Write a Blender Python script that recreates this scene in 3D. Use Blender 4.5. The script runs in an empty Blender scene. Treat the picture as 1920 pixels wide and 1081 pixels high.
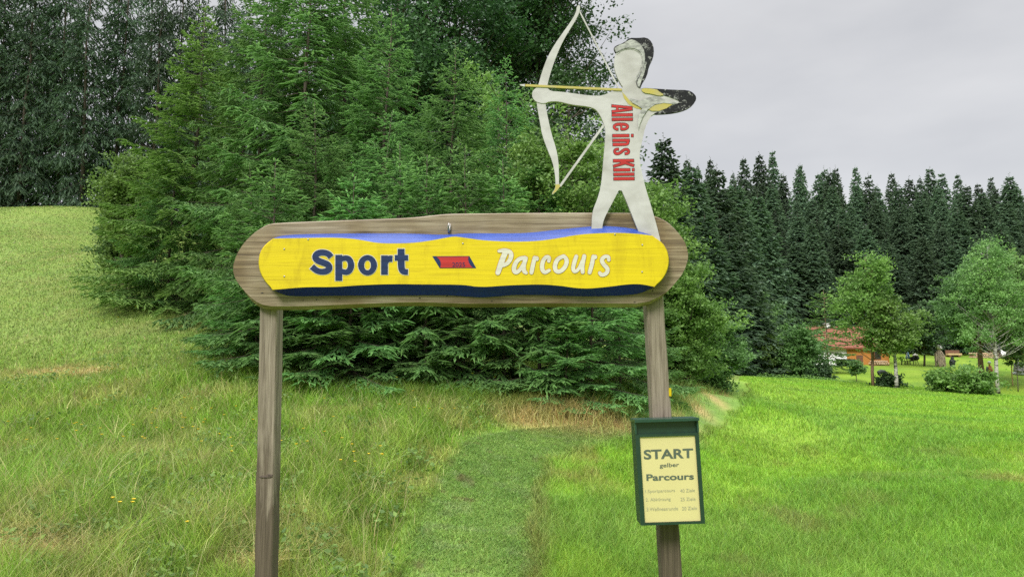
import bpy, math, random
import numpy as np
from mathutils import Vector

C = bpy.context.scene.collection
SC = bpy.context.scene
R0 = np.random.default_rng(7)

# ------------------------------------------------------------------ camera, sky, sun, exposure
FPX, HZ, EYE = 1371.0, 700.0, 1.65
PITCH = math.atan((HZ - 540.5) / FPX)
cam_d = bpy.data.cameras.new('camera'); cam = bpy.data.objects.new('camera', cam_d); C.objects.link(cam)
cam_d.sensor_width = 36.0; cam_d.lens = 36.0 * FPX / 1920.0
cam_d.clip_start = 0.05; cam_d.clip_end = 5000
cam.location = (0, 0, EYE); cam.rotation_euler = (math.pi / 2 + PITCH, 0, 0)
SC.camera = cam

SUN_EL, SUN_AZ = math.radians(42), math.radians(205)     # azimuth clockwise from +Y: behind and left of the camera
W = bpy.data.worlds.new('World'); SC.world = W; W.use_nodes = True
nt = W.node_tree; nt.nodes.clear()
def nd(t, **k):
    n = nt.nodes.new(t)
    for a, v in k.items(): setattr(n, a, v)
    return n
SKY_LOW, SKY_ZENITH = 0.28, 1.75
wo = nd('ShaderNodeOutputWorld'); bg = nd('ShaderNodeBackground')
sky = nd('ShaderNodeTexSky', sky_type='NISHITA', sun_disc=False, sun_elevation=SUN_EL, sun_rotation=SUN_AZ)
skm = nd('ShaderNodeMix', data_type='RGBA', blend_type='MULTIPLY'); skm.inputs[0].default_value = 1
skm.inputs[7].default_value = (0.1, 0.1, 0.1, 1)
tc = nd('ShaderNodeTexCoord'); sx = nd('ShaderNodeSeparateXYZ')
mp = nd('ShaderNodeMapping'); mp.inputs['Scale'].default_value = (1.6, 1.6, 4.5)
nz = nd('ShaderNodeTexNoise'); nz.inputs['Scale'].default_value = 1.15; nz.inputs['Detail'].default_value = 5; nz.inputs['Roughness'].default_value = 0.5
cr = nd('ShaderNodeValToRGB')
cr.color_ramp.elements[0].position = 0.34; cr.color_ramp.elements[0].color = (0.80, 0.805, 0.83, 1)
cr.color_ramp.elements[1].position = 0.66; cr.color_ramp.elements[1].color = (1.10, 1.09, 1.09, 1)
mr = nd('ShaderNodeMapRange', interpolation_type='SMOOTHSTEP')
mr.inputs[1].default_value = 0.42; mr.inputs[2].default_value = 1.0
mr.inputs[3].default_value = SKY_LOW; mr.inputs[4].default_value = SKY_ZENITH
mul = nd('ShaderNodeMix', data_type='RGBA', blend_type='MULTIPLY'); mul.inputs[0].default_value = 1
mixs = nd('ShaderNodeMix', data_type='RGBA'); mixs.inputs[0].default_value = 0.94
L = nt.links.new
L(tc.outputs['Generated'], sx.inputs[0]); L(tc.outputs['Generated'], mp.inputs[0]); L(mp.outputs[0], nz.inputs['Vector'])
L(nz.outputs['Fac'], cr.inputs[0]); L(sx.outputs['Z'], mr.inputs[0])
L(cr.outputs[0], mul.inputs[6]); L(mr.outputs[0], mul.inputs[7])
L(sky.outputs[0], skm.inputs[6]); L(skm.outputs[2], mixs.inputs[6]); L(mul.outputs[2], mixs.inputs[7])
L(mixs.outputs[2], bg.inputs[0]); bg.inputs[1].default_value = 1.0; L(bg.outputs[0], wo.inputs[0])

sd_ = bpy.data.lights.new('sun', 'SUN'); sun = bpy.data.objects.new('sun', sd_); C.objects.link(sun)
sd_.energy = 1.5; sd_.angle = math.radians(18); sd_.color = (1.0, 0.965, 0.9)
sdir = Vector((math.sin(SUN_AZ) * math.cos(SUN_EL), math.cos(SUN_AZ) * math.cos(SUN_EL), math.sin(SUN_EL)))
sun.rotation_euler = (-sdir).to_track_quat('-Z', 'Y').to_euler(); sun.location = (-20, -20, 60)

SC.view_settings.view_transform = 'Standard'; SC.view_settings.look = 'None'
SC.view_settings.exposure = 1.32; SC.view_settings.gamma = 1.0; SC.view_settings.use_curve_mapping = False
SC.cycles.max_bounces = 6; SC.cycles.diffuse_bounces = 3; SC.cycles.glossy_bounces = 2
SC.cycles.transmission_bounces = 4; SC.cycles.caustics_reflective = False; SC.cycles.caustics_refractive = False
SC.cycles.use_denoising = False

# ------------------------------------------------------------------ helpers
cp, sp = math.cos(PITCH), math.sin(PITCH)
def ray(u, v):
    """slope of a viewing ray: x and z per metre of y"""
    a = (np.asarray(u, float) - 960.0) / FPX; b = (540.5 - np.asarray(v, float)) / FPX
    dy = cp - b * sp; dz = sp + b * cp
    return a / dy, dz / dy
def pt(u, v, Y):
    rx, rz = ray(u, v); return np.array([rx * Y, Y, EYE + rz * Y])

def add(name, V, F, mat=None, parent=None, smooth=False, attrs=None, local=False):
    """one mesh object from world-space vertices; children are stored relative to their thing's base"""
    V = np.asarray(V, float).reshape(-1, 3)
    if parent is not None and not local:
        r = parent
        while r.parent: r = r.parent
        V = V - np.array(r.location)
    me = make_mesh(name, V, F, mat, smooth, attrs)
    o = bpy.data.objects.new(name, me); C.objects.link(o)
    if parent is not None: o.parent = parent
    return o
def make_mesh(name, V, F, mat=None, smooth=False, attrs=None):
    me = bpy.data.meshes.new(name)
    V = np.asarray(V, np.float32)
    if isinstance(F, np.ndarray):
        m, k = F.shape
        me.vertices.add(len(V)); me.vertices.foreach_set('co', V.ravel())
        me.loops.add(m * k); me.loops.foreach_set('vertex_index', F.astype(np.int32).ravel())
        me.polygons.add(m); me.polygons.foreach_set('loop_start', np.arange(0, m * k, k, dtype=np.int32))
        me.update(calc_edges=True)
    else:
        me.from_pydata([tuple(map(float, v)) for v in V], [], [tuple(map(int, f)) for f in F]); me.update()
    for n, a in (attrs or {}).items():
        a = np.asarray(a, np.float32)
        if a.ndim == 1:
            at = me.attributes.new(n, 'FLOAT', 'POINT'); at.data.foreach_set('value', a)
        else:
            at = me.attributes.new(n, 'FLOAT_COLOR', 'POINT')
            if a.shape[1] == 3: a = np.hstack([a, np.ones((len(a), 1), np.float32)])
            at.data.foreach_set('color', a.ravel())
    if mat: me.materials.append(mat)
    if smooth: me.polygons.foreach_set('use_smooth', np.ones(len(me.polygons), bool))
    return me
def tag(o, label=None, cat=None, group=None, kind=None):
    if label: o['label'] = label
    if cat: o['category'] = cat
    if group: o['group'] = group
    if kind: o['kind'] = kind
    return o
def thing(name, label, cat, loc=(0, 0, 0), group=None):
    o = bpy.data.objects.new(name, None); C.objects.link(o); o.location = tuple(map(float, loc)); o.empty_display_size = 0.2
    return tag(o, label, cat, group)

class MB:
    """collects shapes for ONE mesh"""
    def __init__(s): s.V = []; s.F = []; s.n = 0
    def put(s, V, F):
        V = np.asarray(V, float); s.V.append(V); s.F += [tuple(int(i) + s.n for i in f) for f in F]; s.n += len(V); return s
    def box(s, lo, hi, rz=0, ch=0.0):
        c = (np.array(lo) + np.array(hi)) / 2; h = (np.array(hi) - np.array(lo)) / 2
        P = np.array([[x, y, z] for x in (-1, 1) for y in (-1, 1) for z in (-1, 1)]) * h
        ca, sa = math.cos(rz), math.sin(rz)
        P = np.stack([P[:, 0] * ca - P[:, 1] * sa, P[:, 0] * sa + P[:, 1] * ca, P[:, 2]], 1) + c
        return s.put(P, [(0, 1, 3, 2), (4, 6, 7, 5), (0, 4, 5, 1), (2, 3, 7, 6), (0, 2, 6, 4), (1, 5, 7, 3)])
    def tube(s, P, r, n=8, cap=True):
        P = np.asarray(P, float); r = np.broadcast_to(np.asarray(r, float), (len(P),))
        T = np.gradient(P, axis=0); T /= np.linalg.norm(T, axis=1)[:, None] + 1e-9
        ref = np.array([0.0, 0, 1]) if abs(T[0][2]) < 0.9 else np.array([1.0, 0, 0])
        A = np.cross(T, ref); A /= np.linalg.norm(A, axis=1)[:, None] + 1e-9; B = np.cross(T, A)
        th = np.linspace(0, 2 * np.pi, n, endpoint=False)
        V = (P[:, None] + r[:, None, None] * (A[:, None] * np.cos(th)[None, :, None] + B[:, None] * np.sin(th)[None, :, None])).reshape(-1, 3)
        F = [(i * n + j, i * n + (j + 1) % n, (i + 1) * n + (j + 1) % n, (i + 1) * n + j) for i in range(len(P) - 1) for j in range(n)]
        if cap: F += [tuple(range(n))[::-1], tuple(range((len(P) - 1) * n, len(P) * n))]
        return s.put(V, F)
    def ball(s, c, r, n=10, m=7, noise=0.0, seed=0):
        r = np.broadcast_to(np.asarray(r, float), (3,)); g = np.random.default_rng(seed)
        V = [[0, 0, 1]]
        for i in range(1, m):
            for j in range(n): 
                t, p = math.pi * i / m, 2 * math.pi * j / n; V.append([math.sin(t) * math.cos(p), math.sin(t) * math.sin(p), math.cos(t)])
        V.append([0, 0, -1]); V = np.array(V); V *= (1 + noise * g.normal(size=(len(V), 1)))
        F = [(0, 1 + j, 1 + (j + 1) % n) for j in range(n)]
        F += [(1 + i * n + j, 1 + (i + 1) * n + j, 1 + (i + 1) * n + (j + 1) % n, 1 + i * n + (j + 1) % n) for i in range(m - 2) for j in range(n)]
        F += [(len(V) - 1, 1 + (m - 2) * n + (j + 1) % n, 1 + (m - 2) * n + j) for j in range(n)]
        return s.put(V * r + np.array(c), F)
    def prism(s, A, B):
        """two matching loops joined: A in front, B behind"""
        n = len(A); s.put(np.vstack([A, B]), [tuple(range(n)), tuple(range(2 * n - 1, n - 1, -1))] + [(i, i + n, (i + 1) % n + n, (i + 1) % n) for i in range(n)]); return s
    def build(s, name, mat, parent=None, smooth=False):
        return add(name, np.vstack(s.V), s.F, mat, parent, smooth)

def loop_px(pts, Y): return np.array([pt(u, v, Y) for u, v in pts])
def smooth_loop(pts, it=2, closed=True):
    p = np.asarray(pts, float)
    for _ in range(it):
        q = np.roll(p, -1, 0) if closed else p[1:]
        a = p if closed else p[:-1]
        n = np.empty((2 * len(a), 2)); n[0::2] = 0.75 * a + 0.25 * q; n[1::2] = 0.25 * a + 0.75 * q
        if not closed: n = np.vstack([p[:1], n, p[-1:]])
        p = n
    return p
def slab(name, pts, Y0, Y1, mat, parent, it=1):
    p = smooth_loop(pts, it) if it else np.asarray(pts, float)
    A = loop_px(p, Y0); B = A.copy(); B[:, 1] = Y1
    return MB().prism(A, B).build(name, mat, parent)

# ------------------------------------------------------------------ materials
def newmat(name):
    m = bpy.data.materials.new(name); m.use_nodes = True
    b = m.node_tree.nodes['Principled BSDF']; return m, m.node_tree, b
def N(t, ty, **k):
    n = t.nodes.new(ty)
    for a, v in k.items(): setattr(n, a, v)
    return n
def ramp(t, stops):
    r = N(t, 'ShaderNodeValToRGB'); e = r.color_ramp.elements
    while len(e) < len(stops): e.new(0.5)
    for el, (p, c) in zip(e, stops): el.position = p; el.color = (*c, 1)
    return r
def noise(t, scale=(1, 1, 1), s=5, det=4, rough=0.55, dist=0, coord='Object'):
    tcn = N(t, 'ShaderNodeTexCoord'); m = N(t, 'ShaderNodeMapping'); m.inputs['Scale'].default_value = scale
    n = N(t, 'ShaderNodeTexNoise'); n.inputs['Scale'].default_value = s; n.inputs['Detail'].default_value = det
    n.inputs['Roughness'].default_value = rough; n.inputs['Distortion'].default_value = dist
    t.links.new(tcn.outputs[coord], m.inputs[0]); t.links.new(m.outputs[0], n.inputs['Vector']); return n
def mixc(t, a, b, f, mode='MIX'):
    m = N(t, 'ShaderNodeMix', data_type='RGBA', blend_type=mode)
    for i, x in ((0, f), (6, a), (7, b)):
        if hasattr(x, 'is_linked') or isinstance(x, bpy.types.NodeSocket): t.links.new(x, m.inputs[i])
        else: m.inputs[i].default_value = x if i == 0 else (*x, 1)
    return m.outputs[2]
def bump(t, b, src, strength=0.3, dist=0.01):
    n = N(t, 'ShaderNodeBump'); n.inputs['Strength'].default_value = strength; n.inputs['Distance'].default_value = dist
    t.links.new(src, n.inputs['Height']); t.links.new(n.outputs[0], b.inputs['Normal'])
def plain(name, c, rough=0.6, var=0.12, s=8, metal=0.0, scale=(1, 1, 1), bmp=0.0):
    m, t, b = newmat(name); n = noise(t, scale, s)
    r = ramp(t, [(0.3, tuple(x * (1 - var) for x in c)), (0.7, tuple(min(1, x * (1 + var)) for x in c))])
    t.links.new(n.outputs[0], r.inputs[0]); t.links.new(r.outputs[0], b.inputs['Base Color'])
    b.inputs['Roughness'].default_value = rough; b.inputs['Metallic'].default_value = metal
    if bmp: bump(t, b, n.outputs[0], bmp)
    return m
def wood(name, grain, pale, mid, dark, stain=None, stain_pos=(0.55, 0.7)):
    m, t, b = newmat(name)
    g = noise(t, grain, 1.0, 6, 0.62, 0.6); f = noise(t, tuple(x * 3.1 for x in grain), 1.0, 3, 0.6)
    r = ramp(t, [(0.28, dark), (0.45, mid), (0.62, pale), (0.8, mid)]); t.links.new(g.outputs[0], r.inputs[0])
    r2 = ramp(t, [(0.36, (0.55, 0.52, 0.47)), (0.52, (1, 1, 1))]); t.links.new(f.outputs[0], r2.inputs[0])
    col = mixc(t, r.outputs[0], r2.outputs[0], 0.85, 'MULTIPLY')
    big = noise(t, (1, 1, 1), 2.3, 3, 0.6)
    if stain:
        r3 = ramp(t, [(stain_pos[0], (0, 0, 0)), (stain_pos[1], (1, 1, 1))]); t.links.new(big.outputs[0], r3.inputs[0])
        col = mixc(t, col, mixc(t, col, stain, 1.0, 'MULTIPLY'), r3.outputs[0])
    t.links.new(col, b.inputs['Base Color']); b.inputs['Roughness'].default_value = 0.75
    bump(t, b, f.outputs[0], 0.35, 0.003); return m
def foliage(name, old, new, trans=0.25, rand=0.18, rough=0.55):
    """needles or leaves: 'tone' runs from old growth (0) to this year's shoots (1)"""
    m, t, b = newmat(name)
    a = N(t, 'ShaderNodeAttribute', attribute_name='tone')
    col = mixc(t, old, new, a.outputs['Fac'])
    oi = N(t, 'ShaderNodeObjectInfo'); hs = N(t, 'ShaderNodeHueSaturation')
    mr_ = N(t, 'ShaderNodeMapRange'); mr_.inputs[3].default_value = 1 - rand; mr_.inputs[4].default_value = 1 + rand
    mh = N(t, 'ShaderNodeMapRange'); mh.inputs[3].default_value = 0.49; mh.inputs[4].default_value = 0.512
    t.links.new(oi.outputs['Random'], mr_.inputs[0]); t.links.new(mr_.outputs[0], hs.inputs['Value'])
    t.links.new(oi.outputs['Random'], mh.inputs[0]); t.links.new(mh.outputs[0], hs.inputs['Hue'])
    t.links.new(col, hs.inputs['Color']); t.links.new(hs.outputs[0], b.inputs['Base Color'])
    b.inputs['Roughness'].default_value = rough; b.inputs['Specular IOR Level'].default_value = 0.3
    tr = N(t, 'ShaderNodeBsdfTranslucent'); t.links.new(hs.outputs[0], tr.inputs[0])
    mx = N(t, 'ShaderNodeMixShader'); mx.inputs[0].default_value = trans
    t.links.new(b.outputs[0], mx.inputs[1]); t.links.new(tr.outputs[0], mx.inputs[2])
    t.links.new(mx.outputs[0], t.nodes['Material Output'].inputs[0]); return m
def blade_mat(name, trans=0.45):
    m, t, b = newmat(name); a = N(t, 'ShaderNodeAttribute', attribute_name='col')
    t.links.new(a.outputs['Color'], b.inputs['Base Color']); b.inputs['Roughness'].default_value = 0.5
    b.inputs['Specular IOR Level'].default_value = 0.3
    tr = N(t, 'ShaderNodeBsdfTranslucent'); t.links.new(a.outputs['Color'], tr.inputs[0])
    mx = N(t, 'ShaderNodeMixShader'); mx.inputs[0].default_value = trans
    t.links.new(b.outputs[0], mx.inputs[1]); t.links.new(tr.outputs[0], mx.inputs[2])
    t.links.new(mx.outputs[0], t.nodes['Material Output'].inputs[0]); return m
def ground_mat(name, amt=0.5):
    m, t, b = newmat(name); a = N(t, 'ShaderNodeAttribute', attribute_name='col')
    n1 = noise(t, (1, 1, 1), 6.0, 8, 0.7); n2 = noise(t, (1, 1, 1), 0.35, 5, 0.6)
    r1 = ramp(t, [(0.3, (0.45, 0.5, 0.45)), (0.55, (1, 1, 1)), (0.75, (1.25, 1.2, 1.1))]); t.links.new(n1.outputs[0], r1.inputs[0])
    r2 = ramp(t, [(0.3, (0.8, 0.88, 0.8)), (0.7, (1.15, 1.08, 1.0))]); t.links.new(n2.outputs[0], r2.inputs[0])
    c = mixc(t, mixc(t, a.outputs['Color'], r1.outputs[0], amt, 'MULTIPLY'), r2.outputs[0], 0.8, 'MULTIPLY')
    t.links.new(c, b.inputs['Base Color']); b.inputs['Roughness'].default_value = 0.9; b.inputs['Specular IOR Level'].default_value = 0.1
    bump(t, b, n1.outputs[0], 0.6, 0.05); return m

M = {}
def post_wood():
    m = wood('post_wood', (62, 62, 1.7), (0.24, 0.20, 0.16), (0.17, 0.138, 0.105), (0.075, 0.056, 0.042)); t = m.node_tree; b = t.nodes['Principled BSDF']
    src = b.inputs['Base Color'].links[0].from_socket; tcn = N(t, 'ShaderNodeTexCoord'); sp_ = N(t, 'ShaderNodeSeparateXYZ'); t.links.new(tcn.outputs['Object'], sp_.inputs[0])
    n = noise(t, (14, 14, 2.2), 1.0, 5, 0.65, 0.5); mr_ = N(t, 'ShaderNodeMapRange'); mr_.inputs[1].default_value = 1.9; mr_.inputs[2].default_value = 0.6; mr_.inputs[3].default_value = -0.28; mr_.inputs[4].default_value = 0.55
    t.links.new(sp_.outputs['Z'], mr_.inputs[0]); ad = N(t, 'ShaderNodeMath', operation='ADD'); t.links.new(n.outputs[0], ad.inputs[0]); t.links.new(mr_.outputs[0], ad.inputs[1])
    r = ramp(t, [(0.56, (0, 0, 0)), (0.74, (1, 1, 1))]); t.links.new(ad.outputs[0], r.inputs[0])
    c = mixc(t, src, mixc(t, src, (0.38, 0.34, 0.30), 1.0, 'MULTIPLY'), r.outputs[0]); t.links.new(c, b.inputs['Base Color']); return m
M['bark'] = plain('spruce_bark', (0.065, 0.050, 0.038), 0.9, 0.4, 6, scale=(4, 4, 0.7))
M['bark_red'] = plain('pine_bark', (0.20, 0.12, 0.08), 0.9, 0.35, 6, scale=(4, 4, 0.7))
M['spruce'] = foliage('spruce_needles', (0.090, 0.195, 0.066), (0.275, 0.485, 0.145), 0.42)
M['spruce_light'] = foliage('pale_spruce_needles', (0.10, 0.18, 0.045), (0.29, 0.43, 0.11), 0.35)
M['forest'] = foliage('forest_needles', (0.033, 0.066, 0.040), (0.130, 0.205, 0.105), 0.25, 0.4)
M['oak'] = foliage('oak_leaves', (0.025, 0.06, 0.025), (0.065, 0.14, 0.045), 0.3)
M['leaf'] = foliage('bright_leaves', (0.08, 0.17, 0.04), (0.21, 0.36, 0.075), 0.4)
M['leaf_mid'] = foliage('green_leaves', (0.055, 0.12, 0.038), (0.15, 0.28, 0.075), 0.4)
M['leaf_grey'] = foliage('birch_leaves', (0.10, 0.20, 0.065), (0.25, 0.42, 0.12), 0.4)
M['leaf_dark'] = foliage('dark_leaves', (0.025, 0.06, 0.026), (0.08, 0.16, 0.055), 0.3)

# ------------------------------------------------------------------ terrain
CPX = [  # photograph pixel and distance along y
 (0,1081,4.5),(480,1081,4.9),(900,1081,5.3),(1300,1081,5.6),(1900,1081,5.9),
 (0,900,7),(0,800,9.4),(0,700,13),(0,600,18),(0,500,26),(0,430,36),(0,392,46),(200,393,46),(-300,392,46),(-300,700,12),
 (250,900,7),(250,800,9.3),(250,700,12.2),(220,560,19.5),(200,470,28),(380,640,15),(430,690,12.6),(560,720,11.4),(560,850,8),
 (720,740,11.2),(850,746,11),(1000,756,11),(1090,764,11),(1200,752,13),(1290,735,17),(1340,716,24),
 (700,900,7.2),(900,950,6.8),(950,830,9.1),(1080,816,9.9),(1220,800,11.6),(1320,777,15),(1352,745,21),(1378,722,32),(1395,708,48),
 (1500,1000,6.9),(1500,900,9),(1500,800,15),(1500,740,32),(1500,713,58),(1700,900,9.2),(1700,770,24),(1700,727,54),
 (1900,900,9.4),(1900,800,16.5),(1900,762,31),(1900,743,48),(2200,800,15),(2300,756,45)]
CW = [  # world points
 (0,0,-0.2),(-4,0,0.25),(4,0,-0.35),(0,-12,-0.9),(-20,-10,1.5),(20,-10,-1.6),(-60,-60,2),(60,-60,-4),(0,-80,-3),(0,3.5,0.0),
 (30,62,0.0),(42,56,-0.8),(15,66,0.8)]
CPX += [(1600,716,66),(1560,684,88),(1750,690,80),(1850,700,72),(1900,668,96),(1780,664,98),(2300,690,85),(1450,700,76)]
CW += [(20,110,5),(60,115,7),(110,115,7),(20,140,11),(60,140,13),(110,140,13),(150,120,8),(20,175,20),(70,175,22),(130,175,22),(80,230,34),(160,230,32),(20,240,34),
       (-30,56,13.2),(-60,56,13.5),(-20,75,14),(-60,90,15),(-10,45,5.5),(-5,30,3.6),(2,25,2.2),(5,40,2.6),(8,60,3.0),(-10,100,14),(-100,150,24),(0,180,24),
       (-300,300,60),(0,350,55),(300,350,55),(400,100,20),(-400,0,25),(300,-200,-6),(-300,-200,5),(0,-300,-6)]
_cp = np.array([pt(u, v, Y) for u, v, Y in CPX] + [list(map(float, c)) for c in CW])
def _ker(d): return np.sqrt(d * d + 9.0)
_D = np.hypot(_cp[:, None, 0] - _cp[None, :, 0], _cp[:, None, 1] - _cp[None, :, 1])
_w = np.linalg.lstsq(_ker(_D) + 0.0, _cp[:, 2], rcond=1e-9)[0]
def hgt(x, y):
    x = np.asarray(x, float); y = np.asarray(y, float); sh = x.shape; x = x.ravel(); y = y.ravel(); o = np.zeros(len(x))
    for (cx, cy, cz), w in zip(_cp, _w): o += w * np.sqrt((x - cx) ** 2 + (y - cy) ** 2 + 9.0)
    return np.clip(o, -8, 75).reshape(sh)
def ground_px(u, v, y0=4.0, y1=250):
    rx, rz = ray(u, v); Y = np.arange(y0, y1, 0.05); d = EYE + rz * Y - hgt(rx * Y, Y)
    k = np.argmax(d < 0) if (d < 0).any() else len(Y) - 1
    Y = Y[k]; return np.array([rx * Y, Y, float(hgt(rx * Y, Y))])
def gz(x, y): return float(hgt(np.array([x]), np.array([y]))[0])

# value noise for patchy colours and heights
def vnoise(x, y, s, seed=0):
    g = np.random.default_rng(seed).random((64, 64)); x = x / s; y = y / s
    xi = np.floor(x).astype(int); yi = np.floor(y).astype(int); fx = x - xi; fy = y - yi
    fx = fx * fx * (3 - 2 * fx); fy = fy * fy * (3 - 2 * fy)
    a = g[xi % 64, yi % 64]; b = g[(xi + 1) % 64, yi % 64]; c = g[xi % 64, (yi + 1) % 64]; d = g[(xi + 1) % 64, (yi + 1) % 64]
    return (a * (1 - fx) + b * fx) * (1 - fy) + (c * (1 - fx) + d * fx) * fy

# mown path: centre line with half widths
PATH = np.array([ground_px(u, v)[:2] for u, v in [(885, 1075), (893, 1000), (908, 930), (930, 880), (955, 848), (1020, 827), (1110, 820), (1210, 806), (1290, 788), (1325, 772), (1345, 752), (1360, 738), (1372, 725), (1385, 714)]])
PATH = np.vstack([[PATH[0][0] - 0.25, -6.0], [PATH[0][0] - 0.05, 2.0], PATH])
PHW = np.array([0.55, 0.55] + [0.5, 0.5, 0.52, 0.52, 0.5, 0.42, 0.36, 0.36, 0.4, 0.45, 0.5, 0.5, 0.5, 0.5])
def path_sd(x, y):
    """signed distance to the path's centre line (positive on the meadow's side), half width there"""
    best = np.full(x.shape, 1e9); sg = np.ones(x.shape); hw = np.full(x.shape, 0.5)
    for i in range(len(PATH) - 1):
        a, b = PATH[i], PATH[i + 1]; d = b - a; L2 = d @ d
        t = np.clip(((x - a[0]) * d[0] + (y - a[1]) * d[1]) / L2, 0, 1)
        dx = x - (a[0] + t * d[0]); dy = y - (a[1] + t * d[1]); r = np.hypot(dx, dy)
        s = np.sign(d[0] * (y - a[1]) - d[1] * (x - a[0])); m = r < best
        best = np.where(m, r, best); sg = np.where(m, s, sg); hw = np.where(m, PHW[i] * (1 - t) + PHW[i + 1] * t, hw)
    return best * sg + 0.16 * (vnoise(x, y, 0.35, 17) - 0.5) + 0.12 * (vnoise(x, y, 1.1, 18) - 0.5), hw

_G = [ground_px(1070, 786), ground_px(1150, 795), ground_px(990, 790), ground_px(1310, 770), ground_px(1335, 745), ground_px(90, 700), ground_px(165, 700), ground_px(1290, 800), ground_px(60, 1060), ground_px(470, 1075), ground_px(1340, 735)]
_GR = [(0.8, 0.55), (0.5, 0.4), (0.45, 0.4), (0.22, 0.7), (0.16, 1.2), (0.5, 0.5), (0.4, 0.4), (0.3, .5), (0.35, 0.2), (0.2, 0.15), (0.25, 3.0)]
def dryness(x, y):
    d = np.zeros(x.shape)
    for g, (rx, ry) in zip(_G, _GR): d = np.maximum(d, np.exp(-((x - g[0]) / rx) ** 2 - ((y - g[1]) / ry) ** 2))
    return d
LUSH = np.array([0.120, 0.255, 0.022]); YEL = np.array([0.20, 0.295, 0.045]); FIELD = np.array([0.180, 0.355, 0.026]); FIELD2 = np.array([0.245, 0.375, 0.055])
STRAW = np.array([0.50, 0.37, 0.17]); PATHC = np.array([0.225, 0.350, 0.080]); DEEP = np.array([0.08, 0.15, 0.03])
def lerp(a, b, t): return a * (1 - t[:, None]) + b * t[:, None]
def edge_y(x): return np.interp(x, [-5, 14, 24, 40, 60, 120], [70, 62, 59, 51, 46, 40])   # far edge of the mown field
def colour_at(x, y):
    sd, hw = path_sd(x, y)
    n1 = vnoise(x, y, 1.3, 1) * 0.6 + vnoise(x, y, 0.45, 2) * 0.4; n2 = vnoise(x + 40, y + 9, 3.2, 3)
    longc = lerp(np.tile(LUSH, (len(x), 1)), np.tile(YEL, (len(x), 1)), np.clip(0.15 + 0.9 * (0.5 * n1 + 0.5 * n2) * 1.0, 0, 1))
    fld = lerp(np.tile(FIELD, (len(x), 1)), np.tile(FIELD2, (len(x), 1)), np.clip(1.1 * (0.45 * n1 + 0.55 * n2) - 0.1, 0, 1))
    ds = vnoise(x, y, 0.8, 51) * 0.6 + vnoise(x, y, 0.28, 52) * 0.4; longc = lerp(longc, np.tile([0.33, 0.30, 0.11], (len(x), 1)), np.clip(3.2 * (ds - 0.57), 0, 0.45))
    longc = lerp(longc, np.array([0.205, 0.270, 0.085]) * (0.75 + 0.5 * n2[:, None]), np.clip((y - 11) / 9, 0, 0.6))
    fs = vnoise(x, y, 0.9, 61) * 0.55 + vnoise(x, y, 0.3, 62) * 0.45; fld = fld * (0.84 + 0.36 * vnoise(x, y, 0.2, 63))[:, None]; fld = lerp(fld, np.tile([0.30, 0.27, 0.09], (len(x), 1)), np.clip(3.0 * (fs - 0.60), 0, 0.6) * np.clip(1 - (y - 9) / 8, 0, 1)); fld = lerp(fld, np.tile([0.09, 0.22, 0.045], (len(x), 1)), np.clip(2.0 * (vnoise(x, y, 1.7, 64) - 0.55), 0, 0.35))
    garden = y > edge_y(x) + 3
    fld[garden] = fld[garden] * np.array([0.95, 0.85, 0.9])
    pn = vnoise(x, y, 0.22, 41); pc = lerp(np.tile(PATHC, (len(x), 1)), np.tile(DEEP * 1.6, (len(x), 1)), np.clip(1.3 * (0.5 * n1 + 0.5 * pn) - 0.35, 0, 1)); pc = lerp(pc, np.tile([0.22, 0.31, 0.11], (len(x), 1)), np.clip(3 * (vnoise(x, y, 0.14, 42) - 0.62), 0, 0.6)); pc = lerp(pc, np.tile([0.17, 0.13, 0.07], (len(x), 1)), np.clip(5 * (vnoise(x, y, 0.13, 43) - 0.86), 0, 0.7))
    c = np.where((sd > 0)[:, None], longc, fld)
    on = np.clip((hw - np.abs(sd)) / np.where(sd > 0, 0.15, 0.34) + 0.5, 0, 1) * np.clip((26 - y) / 8, 0.35, 1); c = lerp(c, pc, on)
    c = lerp(c, np.tile(STRAW, (len(x), 1)), dryness(x, y) * np.clip((sd + hw) / 0.15 * 1.0, 0, 1) * 0.92)
    brown = np.exp(-((sd + hw) / 0.07) ** 2) * (y < 30) * np.clip(n2 * 2.2 - .7, 0, 1); c = lerp(c, np.tile([0.19, 0.16, 0.05], (len(x), 1)), brown * 0.45)
    return c, sd, hw

def graded(lo, hi, n, s):
    t = np.linspace(math.asinh(lo / s), math.asinh(hi / s), n); return s * np.sinh(t)
gx = graded(-900, 900, 330, 9.0); gy = 8 + graded(-900, 1200, 380, 9.0)
GX, GY = np.meshgrid(gx, gy); GZ = hgt(GX, GY)
i = np.arange(len(gy) - 1)[:, None] * len(gx) + np.arange(len(gx) - 1)[None]; i = i.ravel()
cg, _, _ = colour_at(GX.ravel(), GY.ravel())
ground = add('ground', np.stack([GX.ravel(), GY.ravel(), GZ.ravel()], 1), np.stack([i, i + 1, i + 1 + len(gx), i + len(gx)], 1), ground_mat('meadow_ground'), smooth=True, attrs={'col': cg * 0.8})
tag(ground, 'grassy ground rising from the flat mown field to the meadow slope', 'ground', kind='structure')
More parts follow.
